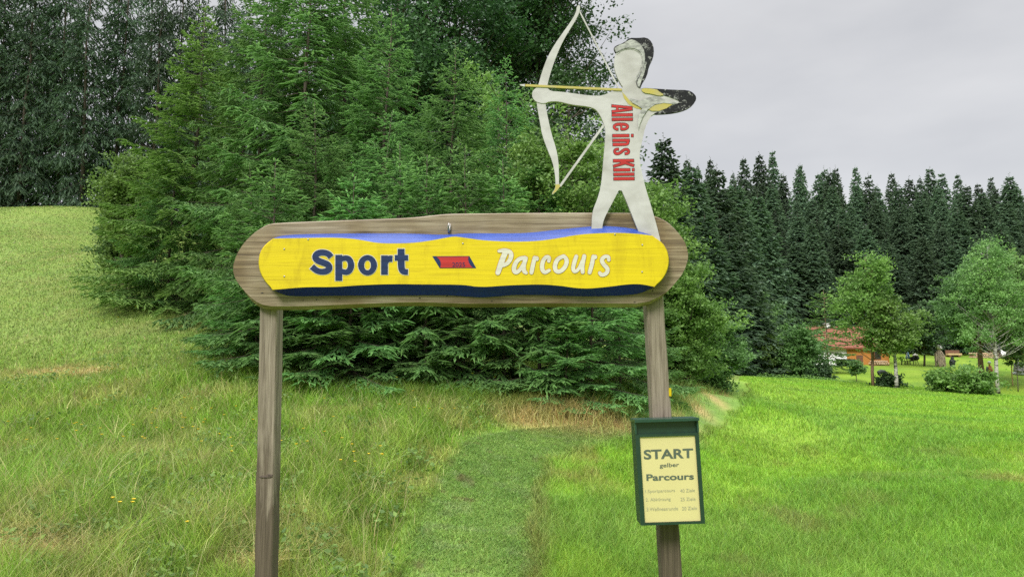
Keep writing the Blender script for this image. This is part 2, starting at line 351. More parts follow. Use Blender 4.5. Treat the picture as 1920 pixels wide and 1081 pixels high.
# the path itself: a draped sheet just above the ground
s_ = np.linspace(0, len(PATH) - 1.001, 260); k_ = s_.astype(int); t_ = (s_ - k_)[:, None]
pc_ = PATH[k_] * (1 - t_) + PATH[k_ + 1] * t_; hw_ = PHW[k_] * (1 - t_[:, 0]) + PHW[k_ + 1] * t_[:, 0]
for _ in range(6): pc_[1:-1] = (pc_[:-2] + pc_[1:-1] * 2 + pc_[2:]) / 4
tg = np.gradient(pc_, axis=0); tg /= np.linalg.norm(tg, axis=1)[:, None]; nn = np.stack([-tg[:, 1], tg[:, 0]], 1)
cols_ = []
for w in np.linspace(-1, 1, 9):
    q = pc_ + nn * (hw_ * w * 0.9 + 0.03 * np.sin(s_ * 3.7 + w))[:, None]; cols_.append(np.stack([q[:, 0], q[:, 1], hgt(q[:, 0], q[:, 1]) + 0.012 * (1 - w * w) + 0.004], 1))
PV = np.stack(cols_, 1).reshape(-1, 3); a_ = (np.arange(259)[:, None] * 9 + np.arange(8)[None]).ravel()
cpth, _, _ = colour_at(PV[:, 0], PV[:, 1])
path = add('path', PV, np.stack([a_, a_ + 1, a_ + 10, a_ + 9], 1), ground_mat('mown_path'), smooth=True, attrs={'col': cpth * 0.85})
tag(path, 'closely mown grass path leading from the sign towards the spruces', 'path', kind='structure')

# ------------------------------------------------------------------ grass (stuff)
def blades(x, y, z, h, w, lean, az, face, c0, c1):
    """three-level ribbons, the tip nearly a point; everything per blade"""
    n = len(x); lv = np.array([0, 0.5, 1.0]); ws = np.array([1.0, 0.8, 0.12])
    V = np.empty((n, 3, 2, 3), np.float32)
    for k in range(3):
        t = lv[k]; off = lean * h * t ** 2; zz = z + h * t * np.sqrt(np.clip(1 - (lean * t) ** 2 * 0.6, 0.1, 1))
        px = x + np.cos(az) * off; py = y + np.sin(az) * off
        for j, sg in ((0, -0.5), (1, 0.5)):
            V[:, k, j, 0] = px + np.cos(face) * w * ws[k] * sg; V[:, k, j, 1] = py + np.sin(face) * w * ws[k] * sg; V[:, k, j, 2] = zz
    b = np.arange(n)[:, None] * 6
    F = np.concatenate([b + np.array([[0, 1, 3, 2]]), b + np.array([[2, 3, 5, 4]])], 0)
    col = np.empty((n, 3, 2, 3), np.float32); col[:, 0] = c0[:, None]; col[:, 1] = ((c0 + 2 * c1) / 3)[:, None]; col[:, 2] = c1[:, None]
    return V.reshape(-1, 3), F, col.reshape(-1, 3)
def sample(n, y0, y1, p, half=0.80, rng=R0):
    u = rng.random(n); q = 1 - p; Y = (y0 ** q + u * (y1 ** q - y0 ** q)) ** (1 / q)
    return (rng.random(n) * 2 - 1) * (half * Y + 0.3), Y
GB = blade_mat('grass_blades')
def grass(name, label, x, y, z, hh, ww, lean, col, cat='grass', tip=1.12):
    n = len(x); az = R0.random(n) * 6.283 ; face = R0.random(n) * 6.283
    var = (1 + 0.28 * R0.normal(size=n)).clip(0.45, 1.8)[:, None]; hue = R0.normal(size=n)[:, None] * np.array([[0.10, 0.0, 0.05]])
    c1 = np.clip(col * var * (1 + hue) * tip, 0.005, 0.7); c0 = np.clip(c1 * np.array([1.0, 0.95, 0.95]), 0.004, 0.6)
    V, F, cc = blades(x, y, z, hh, ww, lean, az, face, c0, c1)
    return tag(add(name, V, F, GB, attrs={'col': cc}), label, cat, kind='stuff')

x, y = sample(760000, 3.4, 62, 0.75); c, sd, hw = colour_at(x, y); z = hgt(x, y)
nearp = np.abs(sd) < hw; tall = (sd > hw * 0.92)
crown_mask = np.zeros(len(x), bool)
lush = np.clip((15 - y) / 6, 0, 1)
# long meadow grass
m = tall; xm, ym, zm, cm = x[m], y[m], z[m], c[m]; n = m.sum()
lu = lush[m]; patch = vnoise(xm, ym, 0.9, 8)
edge = np.clip((sd[m] - hw[m]) / 0.5, 0.35, 1)
hh = (0.055 + (0.08 + 0.13 * patch) * lu) * edge * (0.6 + 0.7 * R0.random(n))
strawm = (R0.random(n) < 0.06); cm = np.where(strawm[:, None], cm * 0.35 + np.array([0.36, 0.33, 0.16]) * 0.65, cm)
hh = np.where(strawm, hh * 1.35, hh)
tuft = vnoise(xm, ym, 0.16, 31); cm = cm * (0.62 + 0.76 * tuft)[:, None] * np.where(R0.random(n) < 0.12, 1.35, 1.0)[:, None]; hh = hh * (0.7 + 0.6 * tuft)
grass('meadow_grass', 'long uncut meadow grass on the slope beside the path', xm, ym, zm, hh, (0.0046 + 0.0009 * (ym - 4)) * (0.6 + 0.9 * R0.random(n) ** 2), np.clip(0.25 + 0.75 * R0.random(n) + 0.6 * dryness(xm, ym), 0, 1.15), cm)
# short field grass
m = (sd < -hw * 0.92) & (y < edge_y(x)); m &= R0.random(len(m)) < 0.95; n = m.sum()
hh = (0.05 + 0.07 * vnoise(x[m], y[m], 0.5, 5)) * (0.6 + 0.8 * R0.random(n))
grass('field_grass', 'bright green mown grass of the field beyond the path', x[m], y[m], z[m], hh, (0.0034 + 0.0009 * (y[m] - 4)) * (0.7 + 0.6 * R0.random(n)), 0.3 + 0.6 * R0.random(n), c[m])
x2, y2 = sample(190000, 4.6, 14, 0.6, 0.80); 
c2, sd2, hw2 = colour_at(x2, y2); m = (sd2 < -hw2 * 0.9); n = m.sum(); x2, y2, c2 = x2[m], y2[m], c2[m]
grass('field_grass_tufts', 'denser tufts of bright grass in the nearest part of the field', x2, y2, hgt(x2, y2), (0.05 + 0.09 * vnoise(x2, y2, 0.5, 5)) * (0.6 + 0.8 * R0.random(n)), (0.0034 + 0.0008 * (y2 - 4)) * (0.7 + 0.6 * R0.random(n)), 0.3 + 0.6 * R0.random(n), c2)
# path turf: very short, clover like
kk = (R0.random(150000) ** 0.9) * 150; ki = kk.astype(int); kf = (kk - ki)
kk = 20 + kk; ki = np.clip(kk.astype(int), 0, 258); kf = kk - ki
q = pc_[ki] * (1 - kf)[:, None] + pc_[ki + 1] * kf[:, None]; wv = R0.random(len(q)) * 2 - 1
q = q + nn[ki] * (hw_[ki] * wv)[:, None]; m = q[:, 1] > 3.2; q = q[m]; n = len(q); cq, _, _ = colour_at(q[:, 0], q[:, 1])
grass('path_turf', 'short clover and mown turf covering the path', q[:, 0], q[:, 1], hgt(q[:, 0], q[:, 1]) + 0.006, 0.018 + 0.03 * R0.random(n), (0.006 + 0.0006 * (q[:, 1] - 4)) * (0.7 + 0.6 * R0.random(n)), 0.5 + 0.5 * R0.random(n), cq)
# seed stalks standing above the meadow
x3, y3 = sample(9000, 3.6, 15, 0.5); _, sd3, hw3 = colour_at(x3, y3); m = sd3 > hw3 + 0.1; x3, y3 = x3[m], y3[m]; n = len(x3)
grass('seed_stalks', 'pale dry seed stalks standing above the meadow grass', x3, y3, hgt(x3, y3), 0.18 + 0.28 * R0.random(n), np.full(n, 0.004), 0.3 + 0.7 * R0.random(n), np.tile([0.34, 0.32, 0.14], (n, 1)))
# buttercups: five petalled discs on the meadow
x4, y4 = sample(800, 5, 22, 0.7); _, sd4, hw4 = colour_at(x4, y4); m = sd4 > hw4 + 0.1; x4, y4 = x4[m], y4[m]; keep = vnoise(x4, y4, 1.5, 21) > 0.42; x4, y4 = x4[keep], y4[keep]
bv = []; bf = []; 
for a, b in zip(x4, y4):
    zc = gz(a, b) + 0.24 + 0.14 * R0.random(); r = 0.013 + 0.0008 * b; t0 = R0.random() * 6; k0 = len(bv); bv.append((a, b, zc))
    for j in range(10): rr = r if j % 2 == 0 else r * 0.6; bv.append((a + rr * math.cos(t0 + j * .628), b + rr * math.sin(t0 + j * .628), zc + 0.012))
    bf += [(k0, k0 + 1 + j, k0 + 1 + (j + 1) % 10) for j in range(10)]
tag(add('wildflowers', np.array(bv), bf, plain('buttercup_petals', (0.75, 0.55, 0.02), 0.4)), 'tiny yellow buttercups scattered through the meadow grass', 'wildflowers', kind='stuff')

# broad leaved herbs in patches among the grass
x5, y5 = sample(60000, 3.6, 14, 0.5); _, sd5, hw5 = colour_at(x5, y5); m = (sd5 > hw5 + 0.05) & (vnoise(x5, y5, 0.34, 71) > 0.66); x5, y5 = x5[m], y5[m]; n = len(x5)
HERB_POINTS = (x5, y5)
# ------------------------------------------------------------------ trees
def twigs(P0, P1, w, t0, t1):
    """crossed lens-shaped sprays, one per segment"""
    d = P1 - P0; l = np.linalg.norm(d, axis=1)[:, None] + 1e-9; e = d / l
    s = np.cross(e, np.array([0.0, 0, 1])); s /= np.linalg.norm(s, axis=1)[:, None] + 1e-6; q = np.cross(e, s); w = w[:, None]
    mid = P0 + d * 0.45
    V = np.stack([P0, mid + s * w, P1, mid - s * w, P0, mid + q * w * 0.7, P1, mid - q * w * 0.7], 1)
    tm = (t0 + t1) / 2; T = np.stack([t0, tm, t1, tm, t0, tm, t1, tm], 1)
    b = np.arange(len(P0))[:, None] * 8
    F = np.concatenate([b + np.array([[0, 1, 2, 3]]), b + np.array([[4, 5, 6, 7]])], 0)
    return V.reshape(-1, 3), F, T.ravel()

def spruce(seed, H, R, whorl=0.38, nb=6, sec=0.12, ter=0.065, tl=0.12, tw=0.016, bare=0.03, droop=0.25, hang=0.35, power=0.8, maxsec=0.7, inner=0.2, gap=0.0, leader=0.4, limbs=True, tone=(0.0, 1.0), top=48):
    g = np.random.default_rng(seed); S0, S1, TW, T0, T1 = [], [], [], [], []; tm = MB()
    tr = 0.0062 * H + 0.012
    zz = np.linspace(0, H, 9); wob = np.cumsum(g.normal(size=(9, 2)) * 0.004 * H, 0); wob -= wob[0]
    tm.tube(np.column_stack([wob, zz]), tr * (1 - zz / H) ** 0.9 + 0.004, 7)
    z = bare * H + 0.1
    while z < H - leader * 0.6:
        t = (z - bare * H) / (H - bare * H); k = nb + g.integers(-1, 2) if t < 0.85 else max(4, nb - 2); a0 = g.random() * 6.28; tz = tl * (0.3 + 0.7 * min(1, (1 - t) * 4))
        for j in range(k):
            if g.random() < gap: continue
            bt = g.normal() * 0.12 + 0.06
            Lb = (R * (1 - t) ** power * (0.72 + 0.42 * g.random()) + 0.12)
            if t < 0.12: Lb *= 0.75 + 2 * t
            az = a0 + j * 6.283 / k + g.normal() * 0.22; el = math.radians(-14 + (top + 14) * t ** 1.4 + g.normal() * 7)
            zb = z + g.normal() * 0.10 * whorl + whorl * 0.5 * (g.random() - .5); ch = np.array([math.cos(az), math.sin(az)]); sb = np.array([-ch[1], ch[0], 0])
            wx, wy = np.interp(zb, zz, wob[:, 0]), np.interp(zb, zz, wob[:, 1])
            def pos(s):
                q = s / Lb; r = s * math.cos(el); zc = zb + s * math.sin(el) - droop * Lb * (q ** 1.5) + droop * 0.75 * Lb * q ** 4
                return np.stack([wx + ch[0] * r, wy + ch[1] * r, zc], -1)
            ns = max(2, int((1 - inner) * Lb / sec)); s = Lb * inner + (np.arange(ns) + g.random(ns) * 0.7) * ((1 - inner) * Lb / ns); s = np.minimum(s, Lb * 0.985)
            B = pos(s); tang = pos(s + 0.02) - B; tang /= np.linalg.norm(tang, axis=1)[:, None]
            if limbs and Lb > 0.5: tm.tube(pos(np.linspace(0, Lb * 0.8, 4)), np.linspace(0.007 + 0.004 * Lb, 0.003, 4), 3, False)
            e0_ = pos(np.array([Lb * 0.9])); dt_ = e0_ - pos(np.array([Lb * 0.82])); dt_ /= np.linalg.norm(dt_); S0.append(e0_); S1.append(e0_ + dt_ * tz); TW.append(np.array([tw])); T0.append(np.array([0.4])); T1.append(np.array([1.0]))
            for side in (-1, 1):
                l2 = np.minimum(0.55 * (Lb - s) + tz * 0.8, maxsec) * (0.6 + 0.5 * g.random(ns))
                an = 0.85 + 0.25 * g.normal(size=ns)
                d2 = tang * np.cos(an)[:, None] + sb * (side * np.sin(an))[:, None]; d2[:, 2] -= hang * (0.5 + g.random(ns)); d2 /= np.linalg.norm(d2, axis=1)[:, None]
                nt_ = max(1, int(maxsec / ter)); kq = (np.arange(nt_) + 0.5) * ter
                mask = kq[None] < l2[:, None]; ii, jj = np.nonzero(mask)
                if len(ii):
                    sag = -0.25 * (kq[jj] ** 2) / max(maxsec, .1)
                    b3 = B[ii] + d2[ii] * kq[jj][:, None]; b3[:, 2] += sag
                    alt = np.where((jj % 2) == 0, 1.0, -1.0); pn = np.cross(d2[ii], np.array([0, 0, 1.0])); pn /= np.linalg.norm(pn, axis=1)[:, None] + 1e-6
                    ang = 0.75 + 0.3 * g.normal(size=len(ii))
                    d3 = d2[ii] * np.cos(ang)[:, None] + pn * (alt * np.sin(ang))[:, None]; d3[:, 2] -= hang * 0.9 * g.random(len(ii)); d3 /= np.linalg.norm(d3, axis=1)[:, None]
                    l3 = tz * (0.65 + 0.6 * g.random(len(ii)))
                    S0.append(b3); S1.append(b3 + d3 * l3[:, None]); TW.append(tw * (0.8 + 0.4 * g.random(len(ii))))
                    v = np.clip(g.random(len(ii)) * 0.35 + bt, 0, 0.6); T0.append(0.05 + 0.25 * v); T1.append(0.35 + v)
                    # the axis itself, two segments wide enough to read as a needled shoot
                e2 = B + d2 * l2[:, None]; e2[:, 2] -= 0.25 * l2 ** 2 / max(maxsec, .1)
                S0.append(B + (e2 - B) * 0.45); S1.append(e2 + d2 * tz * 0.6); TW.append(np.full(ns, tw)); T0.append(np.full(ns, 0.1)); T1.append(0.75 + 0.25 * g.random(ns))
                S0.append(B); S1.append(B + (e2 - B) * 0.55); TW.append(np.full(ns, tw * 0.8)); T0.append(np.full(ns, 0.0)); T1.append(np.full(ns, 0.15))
        z += whorl * (1.05 - 0.35 * t) * (0.85 + 0.3 * g.random())
    # leader
    nl = max(6, int(leader / max(0.05, tl * 0.4))); lz = H - leader + (np.arange(nl) / nl) * leader; la = g.random(nl) * 6.28
    b = np.stack([np.full(nl, wob[-1, 0]), np.full(nl, wob[-1, 1]), lz], 1); d = np.stack([np.cos(la) * 0.75, np.sin(la) * 0.75, np.full(nl, 0.5 if tl < 0.3 else 0.05)], 1)
    S0.append(b); S1.append(b + d * tl * (0.8 if tl < 0.3 else 0.45)); TW.append(np.full(nl, tw * (0.8 if tl < 0.3 else 0.45))); T0.append(np.full(nl, 0.4)); T1.append(np.full(nl, 1.0))
    S0.append(b[-1:]); S1.append(b[-1:] + np.array([[0, 0, leader * .25 + tl]])); TW.append(np.array([tw if tl < 0.3 else tw * 0.5])); T0.append(np.array([.5])); T1.append(np.array([1.]))
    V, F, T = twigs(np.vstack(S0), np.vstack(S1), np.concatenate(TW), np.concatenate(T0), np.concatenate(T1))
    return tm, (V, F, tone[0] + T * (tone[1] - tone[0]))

def leaf_quads(Pc, size, g, up=0.5):
    n = len(Pc); nr = g.normal(size=(n, 3)); nr[:, 2] = np.abs(nr[:, 2]) + up; nr /= np.linalg.norm(nr, axis=1)[:, None]
    a = np.cross(nr, g.normal(size=(n, 3))); a /= np.linalg.norm(a, axis=1)[:, None] + 1e-9; b = np.cross(nr, a)
    s = (size * (0.7 + 0.6 * g.random(n)))[:, None]
    return np.stack([Pc - a * s, Pc + b * s * 0.55 - nr * s * .15, Pc + a * s, Pc - b * s * 0.55 - nr * s * .15], 1).reshape(-1, 3)

def broadleaf(seed, H, R, base=0.25, clumps=60, per=220, leaf=0.05, rc=0.35, shape=1.0, trunk_r=None, multi=1, skew=0.0, up=0.4, bark_limbs=True, lean=0.02, surf=0.45, fine=1.0):
    """tapered trunk with limbs reaching into leaf clumps; the outline is uneven and has gaps"""
    g = np.random.default_rng(seed); tm = MB(); tr = trunk_r or 0.012 * H + 0.02; stems = []
    for q in range(multi):
        a = g.random() * 6.28; zz = np.linspace(0, 0.93 * H, 9); w = np.cumsum(g.normal(size=(9, 2)) * lean * H * 0.4, 0); w -= w[0]
        if multi > 1: w += np.outer(zz / H, [math.cos(a), math.sin(a)]) * R * 0.5
        tm.tube(np.column_stack([w, zz]), tr * (1 - zz / (H * 0.95)) ** 0.8 + 0.008, 8); stems.append((zz, w))
    cl = []
    while len(cl) < clumps:
        d = g.normal(size=3); d /= np.linalg.norm(d); r = g.random() ** surf
        zc = (base + (1 - base) * (0.5 + 0.5 * d[2] * r)); prof = math.sin(math.pi * min(max((zc - base) / (1 - base), 0.02), 0.98) ** shape) ** 0.65
        h = math.hypot(d[0], d[1]) + 1e-6; rad = R * prof * (r if r > .3 else .3) * (0.8 + 0.35 * g.random())
        cl.append((d[0] / h * rad, d[1] / h * rad, zc * H))
    cl = np.array(cl); P = []; T = []
    for i, c in enumerate(cl):
        zz, w = stems[i % multi]; z0 = max(base * H * 0.8, c[2] - math.hypot(c[0], c[1]) * (0.5 + 0.6 * g.random())); z0 = min(z0, 0.9 * H)
        o = np.array([np.interp(z0, zz, w[:, 0]), np.interp(z0, zz, w[:, 1]), z0]); c = c + np.array([np.interp(c[2], zz, w[:, 0]), np.interp(c[2], zz, w[:, 1]), 0])
        if bark_limbs:
            md = (o + c) / 2 + np.array([0, 0, -0.06 * np.linalg.norm(c - o)]); tm.tube(np.array([o, md, c]), [tr * 0.28 * (1 - z0 / H) + 0.006, 0.006 + tr * .1, 0.004], 4, False)
        rr = rc * (0.6 + 0.8 * g.random()); n = int(per * (0.6 + 0.8 * g.random()))
        k = max(3, int(5 * fine)); sub = g.normal(size=(k, 3)) * rr * np.array([0.75, 0.75, 0.5]); idx = g.integers(0, k, n)
        P.append(c + sub[idx] + g.normal(size=(n, 3)) * rr * np.array([0.38, 0.38, 0.22])); T.append(np.clip(0.2 + 0.55 * g.random() + 0.25 * g.random(n) - 0.1, 0, 1))
    P = np.vstack(P); T = np.concatenate(T); P[:, 2] = np.maximum(P[:, 2], 0.02); V = leaf_quads(P, leaf, g, up)
    return tm, (V, np.arange(len(V)).reshape(-1, 4), np.repeat(T, 4))

gh5 = np.random.default_rng(77); V = leaf_quads(np.stack([HERB_POINTS[0], HERB_POINTS[1], hgt(*HERB_POINTS) + 0.05 + 0.14 * gh5.random(len(HERB_POINTS[0]))], 1), 0.026, gh5, 0.8)
tag(add('meadow_herbs', V, np.arange(len(V)).reshape(-1, 4), M['leaf'], attrs={'tone': np.repeat(gh5.random(len(HERB_POINTS[0])), 4)}), 'small broad leaved herbs growing in patches among the meadow grass', 'herbs', kind='stuff')
_cache = {}
def tree_meshes(key, gen, bark, leafm):
    if key not in _cache:
        tm, (V, F, T) = gen()
        _cache[key] = (make_mesh('trunk', np.vstack(tm.V), tm.F, M[bark], True), make_mesh('crown', V, F, M[leafm], False, {'tone': T}))
    return _cache[key]
def plant(meshes, name, label, cat, x, y, s=1.0, rz=0.0, group=None, sz=None, sink=0.05, tilt=(0, 0)):
    o = thing(name, label, cat, (x, y, gz(x, y) - sink), group); o.rotation_euler = (tilt[0], tilt[1], rz); o.scale = (s, s, sz or s)
    for nm, me in zip(('trunk', 'crown'), meshes):
        c_ = bpy.data.objects.new(nm, me); C.objects.link(c_); c_.parent = o
    return o
def at_tip(u, v, Y):
    """foot of a tree whose tip is seen at this pixel, and its height"""
    p = pt(u, v, Y); return p[0], p[1], p[2] - gz(p[0], p[1])

rnd = random.Random(3)
# --- the spruce thicket behind the sign: a few crown meshes, each tree its own size
BIG = [tree_meshes(f'big{i}', lambda i=i: spruce(20 + i, 10.0, 2.9, whorl=0.56, nb=7, inner=0.32, sec=0.115, ter=0.08, tl=0.18, tw=0.027, droop=0.22, hang=0.42, maxsec=0.75), 'bark', 'spruce') for i in range(3)]
PALE = tree_meshes('pale', lambda: spruce(31, 10.0, 2.6, whorl=0.54, nb=7, inner=0.3, sec=0.115, ter=0.08, tl=0.18, tw=0.026, droop=0.15, hang=0.35, maxsec=0.7), 'bark', 'spruce_light')
YOUNG = [tree_meshes(f'young{i}', lambda i=i: spruce(40 + i, 4.0, 1.5, whorl=0.42, nb=7, inner=0.25, sec=0.10, ter=0.07, tl=0.16, tw=0.023, droop=0.12, hang=0.28, maxsec=0.5, bare=0.0, leader=0.5, power=0.75), 'bark', 'spruce') for i in range(3)]
G1 = 'spruces of the thicket behind the sign'
THICKET = [  # tip u, tip v, Y, radius, mesh, label
 (372, 12, 19.0, 2.6, PALE, 'pale yellow green conifer forming the upper outer corner of the thicket'),
 (500, -70, 17.5, 2.7, BIG[0], 'broad dark spruce above the rounded board end on the meadow side'),
 (575, -160, 16.5, 3.1, BIG[1], 'tall spruce rising out of the frame above the word Sport'),
 (655, -140, 17.5, 2.8, BIG[0], 'tall spruce with bare trunk showing high above the blue word'),
 (722, 8, 15.6, 2.3, BIG[2], 'pointed spruce standing before the dark broadleaf trees above the hook'),
 (848, 72, 14.2, 1.9, BIG[0], 'mid height spruce with slender pointed tip left of the bow'),
 (945, 105, 16.0, 1.6, BIG[1], 'narrow spruce whose tip meets the drawn bow hand'),
 (335, 215, 19, 1.6, BIG[2], 'spruce low on the meadow side of the thicket'),
 (298, 330, 21, 1.2, BIG[0], 'outermost small spruce at the edge of the sloping meadow'),
 (470, 300, 13.6, 1.25, BIG[1], 'bushy spruce spreading over the grass beside the end of the board'),
 (600, 190, 13.6, 2.0, BIG[2], 'middle height spruce standing in front of the tallest spruces'),
 (735, 200, 13.2, 1.8, BIG[1], 'spruce behind the young spruces and above the hook'),
 (1010, 260, 14.5, 1.7, BIG[2], 'spruce standing behind the lower limb of the bow'),
 (1115, 330, 15.5, 1.6, BIG[1], 'spruce partly hidden behind the archer legs')]
for k, (u, v, Y, r, me, lab) in enumerate(THICKET):
    a, b, h = at_tip(u, v, Y); plant(me, 'spruce_tree', lab, 'spruce', a, b, r / (2.6 if me is PALE else 2.9), k * 1.7, G1, h / 10.0)
YT = [(523, 292, 11.7, 1.35, 'young spruce with bare brown leader standing left of the blue word'), (665, 322, 11.5, 1.3, 'young spruce with twin pale leaders above the board'),
      (752, 262, 12.0, 1.2, 'young spruce with long upright leader left of the metal hook'), (806, 285, 11.6, 1.2, 'young spruce directly above the metal hook'),
      (872, 268, 11.8, 1.2, 'young spruce just right of the metal hook with a tall leader'), (945, 292, 11.6, 1.25, 'young spruce with needled leader below the bow hand'),
      (1012, 400, 11.5, 1.2, 'low young spruce under the lower tip of the bow'), (1105, 440, 11.7, 1.3, 'young spruce with drooping sprays under the archer feet'),
      (1158, 455, 12.8, 0.9, 'young spruce beside the post that carries the notice box'), (600, 470, 11.6, 1.35, 'low bushy spruce under the blue word'),
      (700, 480, 11.9, 1.3, 'low dark spruce under the red ribbon'), (860, 480, 11.7, 1.3, 'low spruce with light sprays under the middle of the board'),
      (490, 480, 12.5, 1.15, 'low spruce behind the post without a notice'), (1060, 560, 11.15, 0.95, 'smallest spruce right above the dry grass mound'),
      (1212, 520, 14.5, 0.95, 'young spruce half hidden by the post above the notice box')]
for k, (u, v, Y, r, lab) in enumerate(YT):
    a, b, h = at_tip(u, v, Y); plant(YOUNG[k % 3], 'young_spruce', lab, 'young spruce', a, b, r / 1.5, k * 2.1, 'young spruces in front of the thicket', h / 4.0)

# --- broadleaf trees around the thicket
def bl(key, u, v, Y, R, leafm, name, label, cat='tree', bark='bark', group=None, **k):
    a, b, h = at_tip(u, v, Y); me = tree_meshes(key, lambda: broadleaf(abs(hash_(key)) % 9999, h, R, **k), bark, leafm)
    return plant(me, name, label, cat, a, b, 1.0, 0.3, group)
def hash_(s): 
    r = 7
    for ch in s: r = (r * 31 + ord(ch)) % 1000003
    return r
bl('oakA', 1018, -300, 38, 4.1, 'oak', 'oak_tree', 'large dark oak with open crown behind the drawn bow', base=0.22, clumps=230, per=210, leaf=0.10, rc=0.75, trunk_r=0.32, fine=1.6)
bl('oakB', 870, -150, 36, 4.6, 'oak', 'oak_tree', 'dark broadleaf tree at the top edge behind the slender spruce tip', base=0.2, clumps=200, per=210, leaf=0.10, rc=0.75, trunk_r=0.3, fine=1.6)
bl('oakC', 770, -110, 33, 4.2, 'leaf_dark', 'oak_tree', 'shaded broadleaf tree wedged behind the pointed spruce', base=0.15, clumps=170, per=200, leaf=0.10, rc=0.75, trunk_r=0.28, fine=1.4)
bl('oakD', 1055, 120, 30, 2.2, 'leaf_dark', 'oak_tree', 'low dark broadleaf tree filling the gap under the arrow', base=0.1, clumps=110, per=200, leaf=0.09, rc=0.65, trunk_r=0.2, fine=1.4)
bl('lightA', 925, 135, 18, 1.3, 'leaf', 'broadleaf_tree', 'light green leafy tree between the slender spruce and the bow', base=0.1, clumps=80, per=260, leaf=0.045, rc=0.32, shape=1.2)
bl('lightB', 1085, 215, 14.8, 1.5, 'leaf', 'broadleaf_tree', 'light green leafy tree seen between bow and archer', base=0.05, clumps=110, per=300, leaf=0.042, rc=0.32, shape=1.1)
bl('lightC', 1222, 340, 19, 0.7, 'leaf', 'broadleaf_tree', 'light green tree peeping out right of the archer leg', base=0.05, clumps=90, per=280, leaf=0.05, rc=0.35, shape=1.1)
bl('lightD', 1276, 490, 18.5, 0.95, 'leaf', 'broadleaf_tree', 'bright leafy tree right of the post at the end of the thicket', base=0.0, clumps=110, per=300, leaf=0.042, rc=0.3, shape=0.9)
bl('lightE', 1330, 578, 22.5, 0.6, 'leaf_mid', 'broadleaf_tree', 'small mid green tree at the very end of the thicket beside the path', base=0.0, clumps=70, per=280, leaf=0.05, rc=0.28, shape=0.9)
bl('shrubL', 245, 285, 22, 0.75, 'leaf', 'shrub', 'light green shrub at the outer edge of the thicket by the meadow', 'shrub', base=0.0, clumps=70, per=260, leaf=0.05, rc=0.32, shape=0.9)
bl('shrubL2', 240, 385, 23, 0.7, 'leaf_mid', 'shrub', 'low rounded shrub touching the meadow crest beside the thicket', 'shrub', base=0.0, clumps=50, per=240, leaf=0.05, rc=0.3, shape=0.8)

# --- dark wood on the meadow's crest
LEFT = [tree_meshes(f'crest{i}', lambda i=i: spruce(60 + i, 22.0, 2.9, whorl=0.62, nb=5, sec=0.34, ter=0.20, tl=0.42, tw=0.05, droop=0.4, hang=0.85, maxsec=1.0, bare=0.02, power=0.5, gap=0.3, leader=0.9, inner=0.1, top=25), 'bark', 'forest') for i in range(3)]
g = random.Random(11); spots = []
for row, (Y, n) in enumerate(((50, 17), (56, 17))):
    for k in range(n):
        u = -140 + (k + 0.5 * (row % 2)) * 60 + g.uniform(-10, 10); spots.append((u, Y + g.uniform(-1.5, 1.5), row))
for u, Y, row in spots:
    rx, _ = ray(u, 400); a = rx * Y
    plant(LEFT[g.randrange(3)], 'crest_spruce', 'tall dark spruce in the wood along the top of the sloping meadow', 'spruce', a, Y, g.uniform(0.8, 1.05), g.uniform(0, 6.28), 'spruces along the meadow crest', g.uniform(0.85, 1.1))

# --- forest on the far hillside
FAR = [tree_meshes(f'far{i}', lambda i=i: spruce(80 + i, 28.0, 6.0, whorl=0.95, nb=8, sec=0.62, ter=0.46, tl=0.72, tw=0.17, droop=0.34, hang=0.55, maxsec=1.3, bare=0.04, power=0.88, leader=1.5, inner=0.12, limbs=False, top=14), 'bark', 'forest') for i in range(5)]
g = random.Random(5); FG = 'spruces of the forest on the far hillside'
def skyline(u): return np.interp(u, [1180, 1240, 1262, 1300, 1330, 1400, 1470, 1550, 1620, 1660, 1720, 1765, 1800, 1840, 1890, 1960], [330, 300, 300, 300, 300, 300, 293, 300, 305, 330, 335, 300, 315, 310, 312, 320])
for row, (Y, du, fr) in enumerate(((104, 50, 0.58), (115, 44, 0.72), (127, 38, 0.84), (140, 33, 0.93), (154, 30, 1.0))):
    u = 1258 + 17 * row % 29
    while u < 2080:
        uu = u + g.uniform(-9, 9); rx, _ = ray(uu, 600); YY = Y + g.uniform(-5, 5); a = float(rx) * YY
        vt = skyline(uu) + g.uniform(-16, 34) + (1 - fr) * 290; h = float(pt(uu, vt, YY)[2]) - gz(a, YY)
        plant(FAR[g.randrange(5)], 'forest_spruce', 'dark spruce standing among many alike in the forest on the far hillside', 'spruce', a, YY, g.uniform(0.75, 1.15) * (0.75 + 0.25 * h / 28), g.uniform(0, 6.28), FG, h / 28.0)
        u += du * g.uniform(0.75, 1.25)
# nearer dark conifers between the thicket and the garden
for k, (u, v, Y, r) in enumerate(((1246, 246, 62, 2.9), (1300, 292, 66, 2.9), (1345, 300, 72, 3.0), (1215, 330, 58, 2.6), (1275, 360, 57, 2.5), (1322, 395, 60, 2.6), (1385, 330, 84, 3.2), (1372, 430, 66, 2.6), (1420, 360, 92, 3.2), (1180, 300, 66, 3.0))):
    a, b, h = at_tip(u, v, Y)
    lab = ['tallest dark spruce against the sky right of the archer', 'dark spruce beside the tallest one right of the archer'][k] if k < 2 else 'dark spruce in the stand between the thicket and the broadleaf trees'
    plant(FAR[k % 5], 'dark_spruce', lab, 'spruce', a, b, r / 3.0, k * 1.3, 'dark spruces beyond the end of the thicket', h / 28.0)

